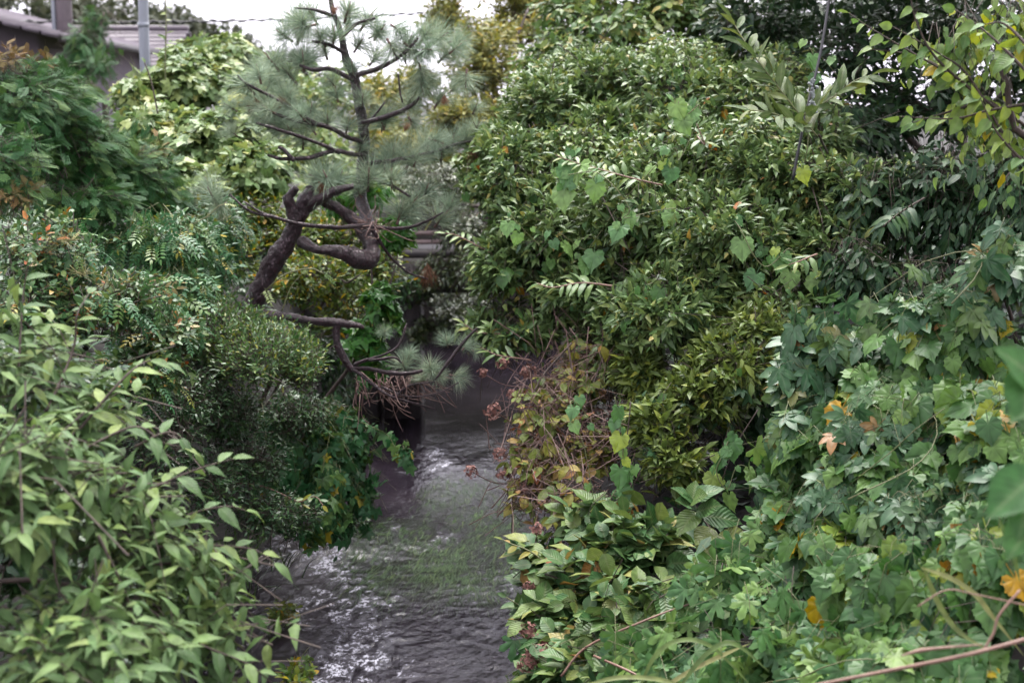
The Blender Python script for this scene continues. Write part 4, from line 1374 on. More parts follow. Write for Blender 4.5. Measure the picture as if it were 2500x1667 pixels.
# dark palmate vine hanging to the water
p = Plant('trailing_vine', 'dark palmate-leaved vine hanging down the left bank with one spray over the water', 'vine', rootpt(-2.15, 10.2))
p.grow([(760, 1060, 10, 110, 90, .35), (800, 1160, 9.9, 75, 90, .3), (690, 1180, 9.8, 90, 90, .3), (820, 1030, 10.3, 80, 60, .3), (800, 1270, 9.7, 80, 50, .25), (860, 1110, 10.4, 50, 90, .25), (880, 1210, 10.3, 45, 60, .2), (690, 1020, 9.9, 90, 70, .3)], 'pale', 'bluevine', 430, 5, (0.07, 0.13), (0.2, 0.4), 'alt', 9, up=-0.1, droop=0.45, nup=0.6, nout=0.8, n_obj=220, depth=0.35)
p.shoot(A_((790, 1010, 10.0), (880, 1030, 9.9), (940, 1060, 9.8), (960, 1090, 9.75), (1000, 1140, 9.7)), 'pale', 'bluevine', 0.05, (0.07, 0.11), 0.004, 0.002, 'twig_green', 3, 'alt', 0.5, 0.7, 0.7, 0.2)
p.grow([(985, 1110, 9.72, 26, 30, .07)], 'pale', 'bluevine', 9, 2, (0.06, 0.09), (0.05, 0.1), 'alt', 10, up=0, droop=0.5, nout=0.8, n_obj=18)
p.done('twig_green')

# sedge on the dark bank
def grass_clump(name, label, cat, base, n, L, seed, mat='grass', spread=0.5, width=0.006, lean=(0, 0, 0), n_obj=60, r0=0.15):
    r = np.random.default_rng(seed)
    root = empty(name, base, label, cat)
    for i in range(n):
        a = r.uniform(0, 2 * math.pi)
        l = r.uniform(0.6, 1.0) * L
        d = nrm(np.array([math.cos(a) * spread, math.sin(a) * spread, 1.0]) + np.array(lean) + r.normal(0, .12, 3))
        b0 = np.array([r.normal(0, r0), r.normal(0, r0), 0])
        pts = [b0]
        seg = 7
        for k in range(seg):
            d = nrm(d + np.array([0, 0, -0.28 * (k / seg)]) + np.array(lean) * 0.06)
            pts.append(pts[-1] + d * l / seg)
        P = np.array(pts)
        sd_ = nrm(np.cross(np.gradient(P, axis=0), UP + r.normal(0, .1, 3)))
        wd = width * np.sin(np.linspace(0.35, 1, seg + 1) ** 1.0 * math.pi)[:, None] + 0.0006
        V = np.empty((3 * (seg + 1), 3))
        V[0::3], V[1::3], V[2::3] = P - sd_ * wd, P - np.array([0, 0, 1]) * wd * 0.35, P + sd_ * wd
        T = []
        for k in range(seg):
            a_ = 3 * k
            T += [(a_, a_ + 1, a_ + 4), (a_, a_ + 4, a_ + 3), (a_ + 1, a_ + 2, a_ + 5), (a_ + 1, a_ + 5, a_ + 4)]
        link('blade', mesh_from('blade', V, np.array(T)), root, M[mat])
    return root


grass_clump('sedge_tuft', 'dark narrow-leaved sedge on the shaded bank above the riffle', 'grass', rootpt(-2.05, 9.4), 90, 0.55, 3, 'weed', 0.6, 0.004, (0.5, -0.3, 0), r0=0.3)
grass_clump('sedge_clump', 'low dark sedge beside the white chute at the left edge of the water', 'grass', rootpt(-2.05, 10.6), 70, 0.5, 4, 'weed', 0.7, 0.004, (0.5, -0.2, 0), r0=0.3)
for lab, q, s_ in [('small green weed at the water edge by the riffle', (690, 1500), 1), ('small green weed low at the bottom edge of the stream', (730, 1640), 2), ('drooping waterside weed under the hanging vine', (870, 1290), 3)]:
    c = on_water(*q)
    p = Plant('water_plant', lab, 'plant', (c[0], c[1], -0.05))
    p.grow([(q[0], q[1] - 8, c[1] / math.cos(PITCH) + .05, 45, 22, .18)], 'ellip', 'yellowgreen' if s_ < 3 else 'darkleaf', 40, 4, (0.05, 0.08), (0.1, 0.25), 'alt', 200 + s_, up=0.5, n_obj=60)
    p.done('twig_green')

# mid-left mixed shrubs
p = Plant('nandina_shrub', 'mixed dark shrub with feathery leaves and a few orange tips at the left edge', 'shrub', rootpt(-3.2, 7.6))
B = [(130, 600, 7.7, 170, 120, .5), (260, 720, 7.6, 190, 100, .5), (90, 740, 7.4, 120, 110, .4), (380, 800, 8.2, 130, 90, .4), (330, 900, 8.0, 140, 90, .4)]
p.grow(B, 'ellip', 'mixed', 900, 7, (0.04, 0.075), (0.15, 0.35), 'alt', 21, up=0.5, nrand=0.45, n_obj=200, depth=0.35, gap=0.3)
p.grow(B, 'pinnate', 'bluevine', 80, 3, (0.10, 0.17), (0.1, 0.3), 'ros', 22, up=0.5, droop=0.3, n_obj=80)
for i, (px, py) in enumerate([(165, 590), (200, 670), (110, 620), (270, 700)]):
    c = at(px, py, 7.4)
    g_ = Geo()
    rr = np.random.default_rng(i)
    for k in range(40):
        d = nrm(rr.normal(size=3) * [1, 1, .5] + [0, 0, .5])
        g_.tube([c, c + d * .04, c + d * .07 + rr.normal(0, .014, 3)], [.001, .0008, .0012], 3)
    g_.build('panicle', M['panicle'], p.root, p.base)
p.done()

p = Plant('wisteria', 'bluish green climber with feathery compound leaves left of the pine trunk', 'climber', rootpt(-3.0, 9.6))
B = [(380, 570, 9.3, 170, 85, .6), (460, 640, 9.8, 140, 90, .5), (540, 540, 10.6, 90, 70, .4), (420, 690, 9, 130, 70, .4)]
p.grow(B, 'pinnate', 'bluevine', 330, 4, (0.11, 0.2), (0.15, 0.35), 'alt', 24, up=0.3, droop=0.35, n_obj=200, depth=0.35)
p.grow(B, 'ellip', 'bluevine', 350, 6, (0.05, 0.08), (0.15, 0.35), 'alt', 25, up=0.3, n_obj=40, depth=0.35)
p.shoot(A_((640, 720, 9.9), (700, 670, 9.8), (760, 655, 9.8), (795, 668, 9.8)), 'pinnate', 'palevine', 0.2, (0.09, 0.13), 0.006, 0.004, 'twig_green', 7, 'alt', 0.2, start=0.1)
p.shoot(A_((690, 760, 9.8), (715, 700, 9.8), (740, 668, 9.8)), 'pinnate', 'palevine', 0.25, (0.09, 0.13), 0.005, 0.003, 'twig_green', 8, 'alt', 0.2, start=0.3)
p.shoot(A_((440, 560, 9.3), (500, 530, 9.3), (530, 505, 9.3), (545, 500, 9.3)), 'pinnate', 'palevine', 0.3, (0.08, 0.1), 0.005, 0.003, 'twig_green', 9, start=0.4)
p.shoot(A_((390, 690, 8.9), (450, 710, 8.9), (520, 745, 8.9)), 'pinnate', 'palevine', 0.3, (0.06, 0.08), 0.004, 0.003, 'twig_green', 10, start=0.4)
rr = np.random.default_rng(77)
p.leaves(Frames([at(350, 690, 8.6), at(330, 700, 8.6), at(345, 715, 8.6)], [[1, -.2, -.6], [1, -.3, -.3], [.8, -.3, .3]], [[.2, -.8, .6]] * 3, [.26, .2, .22]), 'pinnate', 'cypress_rust', 3, rr)
p.done('twig_green')

# conifer hedge at the left edge
for i, (lab, B, by, nn, rust) in enumerate([
    ('dark feathery conifer at the left edge, taller one with rusty tips', [(90, 260, 9.2, 150, 150, .6), (200, 370, 9.4, 130, 120, .5), (40, 400, 8.6, 110, 110, .5)], 9.4, 640, [(15, 140, 9, 45, 40, .25), (95, 150, 9.2, 40, 25, .2)]),
    ('dark feathery conifer below the pole, lower one beside the pale vines', [(300, 420, 9.9, 140, 110, .5), (220, 480, 9.2, 140, 80, .5), (380, 470, 10.2, 80, 70, .4)], 9.8, 520, [(30, 470, 8.3, 60, 40, .25), (370, 365, 10, 45, 22, .2)])]):
    p = Plant('cypress', lab, 'conifer', rootpt(-3.5 + i * .5, by))
    p.grow(B, 'spray', 'cypress', int(nn * 1.7), 4, (0.09, 0.18), (0.15, 0.35), 'alt', 80 + i, up=0.35, droop=0.2, nup=0.7, nout=0.6, n_obj=130, depth=0.35, obj_name='spray', gap=0.27)
    p.grow(rust, 'spray', 'cypress_rust', 60, 3, (0.07, 0.12), (0.1, 0.25), 'alt', 90 + i, up=0.5, n_obj=30, obj_name='spray')
    p.stem([p.base, p.base + [0.02, 0, .6], at(*B[0][:3])], 0.05, 0.012, name='trunk')
    p.done()

# pale vine mound behind
for i, (lab, B, bx, by, nt_) in enumerate([
    ('tall mound of pale green lobed vine behind the steel pole', [(470, 200, 15.5, 130, 100, 1.0), (560, 160, 16.5, 110, 100, .9), (480, 130, 17, 80, 60, .6), (620, 250, 15.5, 90, 110, .8)], -4.2, 15.6, 620),
    ('lower mound of pale green lobed vine in front of the steel pole', [(400, 320, 13.5, 140, 105, .8), (520, 350, 13, 160, 110, .8), (335, 225, 14.5, 60, 62, .6), (620, 400, 12.5, 120, 90, .7), (460, 440, 12, 120, 80, .6)], -3.8, 13.2, 760)]):
    p = Plant('climbing_vine', lab, 'vine', rootpt(bx, by))
    p.grow(B, 'pale', 'palevine', nt_, 5, (0.10, 0.18), (0.25, 0.5), 'alt', 100 + i, up=0.4, droop=0.25, nup=0.7, nout=0.7, n_obj=260, depth=0.35, gap=0.27)
    p.grow(B, 'ovate', 'palevine', nt_ // 3, 5, (0.07, 0.12), (0.25, 0.5), 'alt', 110 + i, up=0.6, droop=0.1, n_obj=30, depth=0.3)
    p.stem([p.base, p.base + [0.1, -.2, .5], at(*B[0][:3])], 0.02, 0.01, 'twig_green')
    if i == 0:
        p.shoot(A_((405, 200, 14.6), (404, 110, 14.6), (404, 40, 14.6), (402, -40, 14.6)), 'ovate', 'palevine', 0.06, (0.07, 0.11), 0.008, 0.006, 'twig_green', 4, start=0.1)
    else:
        p.shoot(A_((385, 280, 12.8), (365, 190, 12.8), (352, 150, 12.8)), 'ovate', 'palevine', 0.1, (0.08, 0.12), 0.008, 0.006, 'twig_brown', 5, start=0.3)
    p.done('twig_green')

# feathery young conifer in front of the house
p = Plant('feathery_tree', 'soft feathery green tree in front of the tiled house roof', 'tree', rootpt(-5.6, 19.5))
p.grow([(210, 110, 20, 50, 80, .5), (170, 165, 20, 55, 45, .5), (235, 50, 20.3, 30, 55, .4), (250, 150, 19.5, 35, 30, .4), (195, 210, 19, 60, 40, .5)], 'spray', 'cypress', 430, 4, (0.14, 0.28), (0.3, 0.6), 'alt', 120, up=0.2, droop=0.3, n_obj=80, depth=0.4, obj_name='spray')
p.stem([p.base, p.base + [0.1, 0, 1.2], at(215, 180, 20), at(255, 30, 20.2)], 0.06, 0.012, name='trunk')
p.done()

# yellow-flecked shrub behind the pine limbs
p = Plant('spindle_shrub', 'yellow-flecked small-leaved shrub behind the bent pine limbs', 'shrub', rootpt(-2.2, 11.8))
p.grow([(770, 660, 11.6, 140, 90, .6), (860, 760, 11.5, 110, 100, .5), (700, 570, 12, 120, 80, .5), (930, 650, 12, 70, 80, .4), (690, 680, 11.3, 90, 60, .4), (620, 520, 12, 100, 70, .4), (800, 560, 12.3, 130, 80, .5), (930, 590, 12.6, 75, 65, .4), (580, 620, 11.5, 80, 90, .4)], 'ellip', 'yellowgreen', 1350, 7, (0.045, 0.08), (0.15, 0.35), 'alt', 130, up=0.5, nrand=0.45, n_obj=240, depth=0.35, gap=0.27)
p.stem([p.base, p.base + [0.1, 0, .3], at(770, 700, 11.6)], 0.03, 0.012)
p.stem([p.base, at(800, 720, 11.4), at(850, 690, 11.2), at(880, 670, 11.2)], 0.014, 0.006)
p.done()

p = Plant('maple_sapling', 'young maple with bright green star-shaped leaves beside the footbridge pier', 'tree', rootpt(-2.1, 10.9))
p.grow([(930, 730, 10.7, 60, 70, .25), (890, 830, 10.7, 70, 70, .25), (950, 800, 10.6, 40, 50, .2), (890, 470, 11.2, 90, 45, .3), (970, 570, 11, 55, 60, .25), (830, 500, 11.2, 50, 40, .25), (910, 900, 10.8, 50, 40, .2)], 'maple', 'maple', 120, 4, (0.09, 0.16), (0.15, 0.3), 'opp', 140, up=0.1, droop=0.35, nup=0.6, nout=0.8, n_obj=300, depth=0.25)
p.stem([p.base, at(880, 860, 10.8), at(910, 740, 10.8), at(890, 480, 11.2)], 0.018, 0.005)
p.stem([at(905, 760, 10.8), at(950, 700, 10.7), at(980, 580, 11)], 0.008, 0.004)
p.done()

p = Plant('ivy', 'dark ivy covering the abutment in shadow left of the footbridge pier', 'ivy', rootpt(-2.1, 13))
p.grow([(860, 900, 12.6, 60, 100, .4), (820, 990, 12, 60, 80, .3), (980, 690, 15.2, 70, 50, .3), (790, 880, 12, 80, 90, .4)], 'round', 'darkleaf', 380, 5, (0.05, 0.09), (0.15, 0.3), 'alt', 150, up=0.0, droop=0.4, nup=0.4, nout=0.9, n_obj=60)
p.done()

# ------------------------------------------------------------------ trees and growth behind
p = Plant('back_tree', 'olive yellow small-leaved tree behind the pine, top centre', 'tree', rootpt(-0.2, 22.5))
p.grow([(1180, 150, 19, 120, 130, 1.2), (1270, 60, 20, 110, 90, 1.2), (1110, 290, 18, 90, 90, 1), (1200, 300, 18, 100, 90, 1), (1080, 40, 20, 75, 80, .8), (1330, 0, 20.5, 120, 60, 1), (1200, -80, 20.5, 180, 80, 1)], 'small', 'backtree', 2100, 8, (0.085, 0.15), (0.3, 0.6), 'alt', 160, up=0.5, nrand=0.5, n_obj=120, depth=0.4, gap=0.34, gapf=1.6)
p.stem([p.base, p.base + [.1, -.5, 1.2], at(1200, 200, 19), at(1180, 60, 19)], 0.09, 0.03, name='trunk')
p.stem([at(1210, 260, 19), at(1160, 170, 18.8), at(1140, 40, 19)], 0.035, 0.012, name='limb')
p.stem([at(1200, 200, 19), at(1250, 120, 18.8), at(1290, 20, 19)], 0.035, 0.012, name='limb')
p.done()

for i, (lab, B, bx, by, mt, nt_) in enumerate([
    ('hazy pale green shrub behind the pine needles', [(720, 260, 18, 110, 110, 1), (660, 200, 19, 80, 70, .8), (800, 230, 19, 90, 90, .8), (760, 360, 16.5, 130, 80, .8)], -3.0, 17.5, 'palevine', 520),
    ('hazy yellow-green shrub between the pine trunk and the olive tree', [(930, 260, 20, 100, 110, 1), (1010, 210, 21, 80, 80, 1), (960, 350, 18, 120, 80, .8), (1040, 360, 17.5, 90, 70, .7)], -1.6, 23.2, 'backtree', 620)]):
    p = Plant('hazy_shrub', lab, 'shrub', rootpt(bx, by))
    p.grow(B, 'ovate', mt, nt_, 6, (0.08, 0.14), (0.3, 0.5), 'alt', 165 + i, up=0.5, nrand=0.45, n_obj=80, depth=0.35)
    p.stem([p.base, p.base + [.1, 0, .5], at(*B[0][:3])], 0.03, 0.01)
    p.done()

p = Plant('camellia', 'dark glossy evergreen hanging over the footbridge deck', 'tree', rootpt(1.2, 18.4))
p.grow([(1070, 450, 16, 110, 75, .8), (1130, 560, 15.5, 80, 80, .6), (1080, 660, 15.4, 80, 60, .4), (1160, 640, 15, 70, 80, .5), (1010, 430, 16.5, 60, 50, .5), (1030, 700, 15.5, 50, 30, .3)], 'small', 'camellia', 1300, 7, (0.055, 0.09), (0.2, 0.45), 'alt', 170, up=0.2, droop=0.2, nrand=0.5, n_obj=120, depth=0.4, gap=0.28)
p.stem([p.base, p.base + [-.3, -.5, 1.0], at(1120, 500, 16)], 0.06, 0.02, name='trunk')
p.done()

p = Plant('pier_ivy', 'brownish leafy growth round the footbridge pier just above the grey wall', 'shrub', rootpt(-0.2, 21.9))
p.grow([(1110, 770, 18.2, 70, 40, .4), (1060, 795, 16.0, 60, 35, .25), (1160, 740, 19, 60, 40, .4), (1100, 730, 20, 60, 30, .4), (1020, 820, 15.6, 30, 40, .2)], 'round', 'camellia', 420, 5, (0.05, 0.09), (0.15, 0.3), 'alt', 180, up=0.2, n_obj=70)
p.done()
grass_clump('far_grass', 'light green tall grass beyond the footbridge opening', 'grass', np.array([-0.9, 22.6, 1.7]), 160, 0.8, 9, 'grass', 0.5, 0.01, (0, -0.3, 0), r0=0.5)

hill = [('far wooded tree crown behind the tiled house', (300, 25, 62, 110, 55, 4)), ('dark far tree crown above the gabled house', (90, 10, 55, 130, 80, 4)), ('low far tree crown under the overhead cable', (545, 85, 75, 80, 40, 4)),
        ('far tree crown right of the steel pole', (430, 45, 70, 60, 40, 3)), ('far tree crown behind the feathery tree', (210, 40, 58, 80, 70, 4)), ('small distant tree crown seen through the pine top', (690, 150, 70, 90, 45, 4))]
for i, (lab, B) in enumerate(hill):
    c = at(*B[:3])
    p = Plant('far_tree', lab, 'tree', (c[0], c[1], 2.5), 'wooded rise behind the houses')
    p.grow([B, (B[0] - B[3] * .5, B[1] + B[4] * .5, B[2], B[3] * .7, B[4] * .8, B[5]), (B[0] + B[3] * .5, B[1] + B[4] * .5, B[2], B[3] * .7, B[4] * .8, B[5]), (B[0], B[1] + B[4] * 1.3, B[2], B[3], B[4], B[5])], 'round', 'hill', 300, 6, (0.25, 0.5), (0.8, 1.6), 'alt', 190 + i, up=0.5, nrand=0.6, depth=0.3)
    p.stem([p.base - [0, 0, .3], (p.base + c) / 2, c], 0.25, 0.1, name='trunk')
    p.done()

# ------------------------------------------------------------------ right bank: big shrubs
OL = dict(kind='olive', mat='olive', mode='ros')
for i, (lab, B, bx, by, nt_, obj) in enumerate([
    ('dense olive-green narrow-leaved shrub overhanging the stream beside the footbridge', [(1250, 420, 10.6, 130, 140, .8), (1330, 560, 10.2, 150, 130, .8), (1230, 640, 10, 95, 90, .5), (1260, 790, 9.8, 130, 70, .5), (1180, 790, 9.9, 60, 35, .25), (1390, 700, 9.8, 110, 90, .6), (1380, 420, 10.6, 120, 110, .7), (1460, 620, 10, 110, 120, .6), (1470, 330, 11, 130, 100, .6), (1480, 810, 9.4, 110, 90, .5), (1320, 270, 11.4, 120, 110, .7), (1480, 200, 11.8, 130, 90, .7)], 1.3, 10.4, 2300, 290),
    ('broad olive-green narrow-leaved shrub in the middle of the right bank', [(1560, 500, 9.9, 190, 130, .9), (1760, 560, 9.5, 200, 150, .9), (1610, 740, 9.1, 180, 120, .8), (1920, 460, 9.8, 170, 130, .8), (1560, 400, 10.4, 150, 80, .8), (1800, 400, 10, 150, 100, .8), (1680, 330, 10.8, 170, 90, .7), (2020, 590, 9.2, 120, 110, .6), (1880, 700, 9.1, 130, 90, .6), (1720, 680, 9.2, 120, 90, .6), (1640, 220, 11.4, 150, 110, .7), (1830, 250, 10.9, 150, 110, .7), (2080, 500, 9.3, 120, 130, .5), (2000, 330, 10.2, 110, 110, .5)], 2.3, 10.2, 3000, 290),
    ('yellowish narrow-leaved shrub low in the centre of the right bank', [(1780, 880, 8.5, 130, 90, .5), (1700, 960, 8.4, 110, 90, .4), (1640, 1100, 8.2, 90, 80, .35), (1850, 800, 8.7, 120, 80, .5), (1560, 900, 8.9, 80, 80, .4), (1600, 1010, 8.4, 90, 80, .4)], 1.9, 9.0, 900, 250)]):
    p = Plant('narrow_leaf_shrub', lab, 'shrub', rootpt(bx, by))
    p.grow(B, n_twigs=nt_, per=8, size=(0.07, 0.125), twig=(0.18, 0.4), seed=220 + i, up=0.45, droop=0.05, spread=0.75, nup=0.7, nout=0.5, nrand=0.4, gap=0.36, gapf=4.0, rough=0.5, n_obj=obj, depth=0.3, t0=0.35, **dict(OL, mat='olive' if i < 2 else 'olive_y'))
    p.grow(B, 'ovate', 'topvine', nt_ // 7, 5, (0.05, 0.09), (0.25, 0.5), 'alt', seed=233 + i, up=0.2, droop=0.35, nup=.6, nout=.8, rough=0.5, depth=0.1, n_obj=0)
    p.grow(B, n_twigs=nt_ // 14, per=13, size=(0.08, 0.13), twig=(0.45, 0.8), seed=235 + i, up=0.7, droop=0.1, spread=0.75, nup=0.7, nout=0.5, nrand=0.4, rough=0.9, n_obj=0, depth=0.0, t0=0.4, tw_r=0.004, **dict(OL, mat='olive' if i < 2 else 'olive_y'))
    p.grow(B, 'grape' if i < 2 else 'five', 'grape' if i < 2 else 'creeper', nt_ // 24, 4, (0.07, 0.12), (0.25, 0.5), 'alt', seed=237 + i, up=0.1, droop=0.4, nup=.6, nout=.8, rough=0.5, depth=0.0, n_obj=0)
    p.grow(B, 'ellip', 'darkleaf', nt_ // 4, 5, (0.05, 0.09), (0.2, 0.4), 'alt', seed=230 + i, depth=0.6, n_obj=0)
    for q in B[:5]:
        e = at(*q[:3])
        p.stem([p.base, p.base * .45 + e * .55 + rng.normal(0, .1, 3), e], 0.018, 0.006, wob=0.1)
    if i == 0:
        for j, pts in enumerate([A_((1290, 800, 9.6), (1220, 815, 9.6), (1160, 810, 9.6), (1130, 790, 9.6)), A_((1240, 640, 9.8), (1170, 600, 9.8), (1120, 575, 9.8), (1090, 570, 9.8)), A_((1300, 880, 9.4), (1220, 870, 9.4), (1170, 850, 9.5)), A_((1500, 860, 9), (1450, 920, 8.9), (1430, 950, 8.85), (1400, 945, 8.85))]):
            p.shoot(pts, 'long', 'olive', 0.022, (0.09, 0.13), 0.006, 0.003, 'cane', 300 + j, 'alt', 0.0, 1.0, 0.9, 0.3)
    if i == 1:
        for j, pts in enumerate([A_((1620, 450, 9.2), (1520, 430, 9.2), (1420, 400, 9.3), (1360, 375, 9.3)), A_((1500, 700, 8.9), (1420, 690, 8.9), (1350, 700, 8.9), (1310, 690, 9)), A_((1700, 330, 9.4), (1720, 350, 9.3), (1700, 300, 9.3)), A_((1990, 620, 8.6), (1950, 640, 8.5), (1920, 650, 8.5))]):
            p.shoot(pts, 'long', 'olive', 0.022, (0.10, 0.15), 0.007, 0.003, 'cane', 310 + j, 'alt', 0.0, 1.0, 0.9, 0.2)
    p.done()

# vine-covered top
for i, (lab, B, bx, by, nt_) in enumerate([
    ('pale leafy climber crowning the right bank beside the olive tree', [(1330, 240, 12, 130, 110, .8), (1430, 180, 12.4, 150, 90, .8), (1300, 330, 11.6, 110, 80, .6), (1500, 280, 11.6, 140, 90, .7), (1220, 360, 10.9, 100, 90, .5), (1400, 350, 10.4, 140, 70, .4), (1250, 480, 10.3, 60, 90, .3)], 1.5, 12.2, 1150),
    ('pale leafy climber crowning the right bank below the long-leaved branch', [(1650, 160, 12.4, 150, 100, .8), (1780, 250, 11.6, 150, 100, .7), (1660, 290, 11.2, 130, 80, .6), (1900, 200, 11.4, 110, 110, .7), (1600, 370, 10.1, 150, 70, .4), (1830, 340, 9.9, 160, 90, .4), (1980, 420, 9.4, 110, 90, .4), (1700, 470, 9.4, 60, 70, .2)], 2.6, 12.0, 1250)]):
    p = Plant('leafy_climber', lab, 'climber', rootpt(bx, by))
    p.grow(B, 'ovate', 'topvine', nt_, 5, (0.05, 0.09), (0.2, 0.4), 'alt', 240 + i, up=0.4, droop=0.2, nrand=0.4, gap=0.28, n_obj=250, depth=0.35)
    p.grow(B, 'olive', 'olive', nt_ // 3, 8, (0.06, 0.1), (0.2, 0.4), 'ros', 250 + i, up=0.6, n_obj=40, depth=0.3)
    p.stem([p.base, p.base + [0, -.3, .8], at(*B[0][:3])], 0.03, 0.01, wob=.1)
    p.done()
for i, (lab, B, bx, by, nt_, mt) in enumerate([
    ('bushy green tree behind the climbers at the top of the right bank', [(1500, 70, 14.5, 180, 90, 1), (1420, 20, 15, 140, 80, 1), (1640, 20, 15, 160, 90, 1), (1380, 110, 14.5, 110, 70, .8), (1550, -120, 15.5, 300, 120, 1.4), (1750, 60, 15.5, 160, 110, 1), (1350, 150, 15, 120, 90, .8), (1490, 170, 14.5, 160, 90, .8), (1640, 170, 14.2, 150, 90, .8), (1800, 170, 14, 150, 100, .8)], 2.2, 15, 1900, 'topvine'),
    ('shady dark green tree behind the drooping branch, top right, crown extended out of view for shade', [(1850, 60, 13.5, 180, 120, 1), (2050, 150, 12.5, 200, 160, 1), (2250, 60, 13, 200, 120, 1), (2430, 160, 12.5, 180, 190, 1), (2250, 260, 12, 200, 130, .8), (2000, -120, 13, 330, 170, 1.6), (2350, -200, 12, 350, 220, 2.0), (2750, 100, 9.5, 260, 400, 1.6), (2450, 420, 11, 180, 180, .8), (2100, 330, 11.5, 150, 120, .6), (2000, 30, 15, 200, 150, 1), (2300, 0, 15, 250, 200, 1), (2250, -330, 10.5, 380, 150, 1.5), (2600, -250, 9.5, 380, 220, 1.5), (2150, -150, 11.5, 300, 120, 1.0)], 4.2, 13.2, 3800, 'shade')]):  # blobs above and right of view extend this crown to shade the shrub below
    p = Plant('bank_tree', lab, 'tree', rootpt(bx, by))
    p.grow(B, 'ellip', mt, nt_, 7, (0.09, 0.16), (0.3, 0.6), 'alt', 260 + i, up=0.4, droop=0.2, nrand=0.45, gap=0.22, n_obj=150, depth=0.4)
    p.stem([p.base, p.base + [-.1, 0, 1.2], at(*B[0][:3])], 0.07, 0.02, name='trunk', wob=.1)
    p.stem([p.base + [0, 0, .6], at(*B[1][:3])], 0.05, 0.02, name='limb')
    p.done()

# long-leaved branch, top
p = Plant('long_leaved_branch', 'branch with long pale leaves poking up over the climbers, top centre right', 'branch', rootpt(3.0, 9.0))
for j, pts in enumerate([A_((2000, 330, 8.2), (1930, 250, 8.2), (1850, 150, 8.2), (1790, 60, 8.3)), A_((1960, 280, 8.2), (2030, 240, 8.1), (2090, 200, 8.1), (2130, 185, 8.1)), A_((1990, 320, 8.2), (1900, 280, 8), (1830, 270, 8))]):
    p.shoot(pts, 'long', 'loquat', 0.024, (0.14, 0.23), 0.006, 0.003, 'twig_green', 330 + j, 'alt', -0.12, 0.75, 0.6, 0.05, nrand=0.45)
p.stem([p.base, at(2060, 700, 9.9), at(2030, 420, 9.8), at(2000, 330, 8.2)], 0.014, 0.007, name='limb')
lg = Geo()
rr = np.random.default_rng(3)
for k in range(22):
    c = at(1985 + rr.normal(0, 5), 235 + rr.uniform(-42, 42), 8.1)
    d_ = nrm(rr.normal(size=3))
    lg.tube([c - d_ * .016, c, c + d_ * .016], [.002, .009, .002], 6)
lg.build('lichen', M['lichen'], p.root, p.base)
p.done()
o = Geo().tube(spline(A_((2030, -40, 8.6), (2005, 120, 8.5), (1965, 290, 8.4), (1935, 440, 8.4)), 8), 0.009, 6).build('dark_cable', M['cable'], None)
tag(o, 'thin dark cable slanting down in front of the long-leaved branch', 'cable')

# overhanging branches, upper right, and an unseen crown added for shade
p = Plant('overhanging_tree', 'tree whose drooping branches of pale oval leaves, some yellow, hang in from the top right, unseen crown added for shade', 'tree', rootpt(4.6, 5.6))
CB = Blobs([(1250, 833, 5, 10, 10, 1)])  # crown out of view, added to keep sky light off the upper right
CB.C = np.array([[4.9, 5.2, 7.0], [4.2, 2.2, 7.4], [5.6, 8.2, 7.4], [3.6, 6.6, 7.6], [6.0, 4.0, 5.2]])
CB.Q = np.array([[2.0, 2.2, 1.3], [2.0, 2.0, 1.3], [2.2, 2.2, 1.6], [1.8, 2.0, 1.1], [1.2, 2.5, 1.5]])
CB.w = np.full(5, 0.2)
p.grow(CB, 'ovate', 'overhang', 900, 6, (0.11, 0.17), (0.4, 0.8), 'alt', 365, up=0.1, droop=0.4, depth=0.6, tw_r=0.005)
p.stem([p.base, p.base + [0.1, -.1, 2.0], [4.7, 5.3, 5.2], [4.7, 5.0, 7.0]], 0.12, 0.05, name='trunk', n=12)
for j, pts in enumerate([A_((2520, 330, 6.3), (2350, 200, 6.3), (2200, 110, 6.4), (2070, 30, 6.5)), A_((2450, 280, 6.2), (2300, 150, 6.2), (2240, 50, 6.2), (2220, -40, 6.2)), A_((2380, 220, 6.3), (2250, 140, 6.4), (2130, 120, 6.5)), A_((2520, 180, 5.8), (2420, 90, 5.9), (2330, 20, 6)),
                         A_((2480, 400, 6.2), (2380, 200, 6.2), (2300, 130, 6.2), (2180, 60, 6.3)), A_((2530, 250, 6), (2420, 270, 6.1), (2330, 290, 6.2), (2200, 280, 6.3)), A_((2400, 250, 6.3), (2300, 280, 6.4), (2230, 300, 6.4)), A_((2520, 120, 5.7), (2450, 60, 5.8), (2400, 60, 5.8)), A_((2530, 420, 6), (2440, 330, 6), (2400, 240, 6))]):
    p.shoot(pts, 'ovate', 'overhang', 0.045, (0.075, 0.115), 0.008, 0.002, 'twig_brown', 350 + j, 'alt', 0.75, 0.6, 0.3, 0.1, nrand=0.3)
p.grow([(2420, 330, 6.4, 130, 130, .3), (2330, 130, 6.5, 130, 100, .3), (2470, 80, 6.2, 100, 80, .3)], 'ovate', 'overhang', 70, 5, (0.06, 0.1), (0.2, 0.4), 'alt', 360, up=-.2, droop=.6, nup=.4, nout=.9, n_obj=160)
p.stem([[4.65, 5.4, 4.0], [4.0, 5.8, 4.4], at(2600, 330, 6.2), at(2440, 160, 6.1)], 0.035, 0.012, name='limb')
p.done()

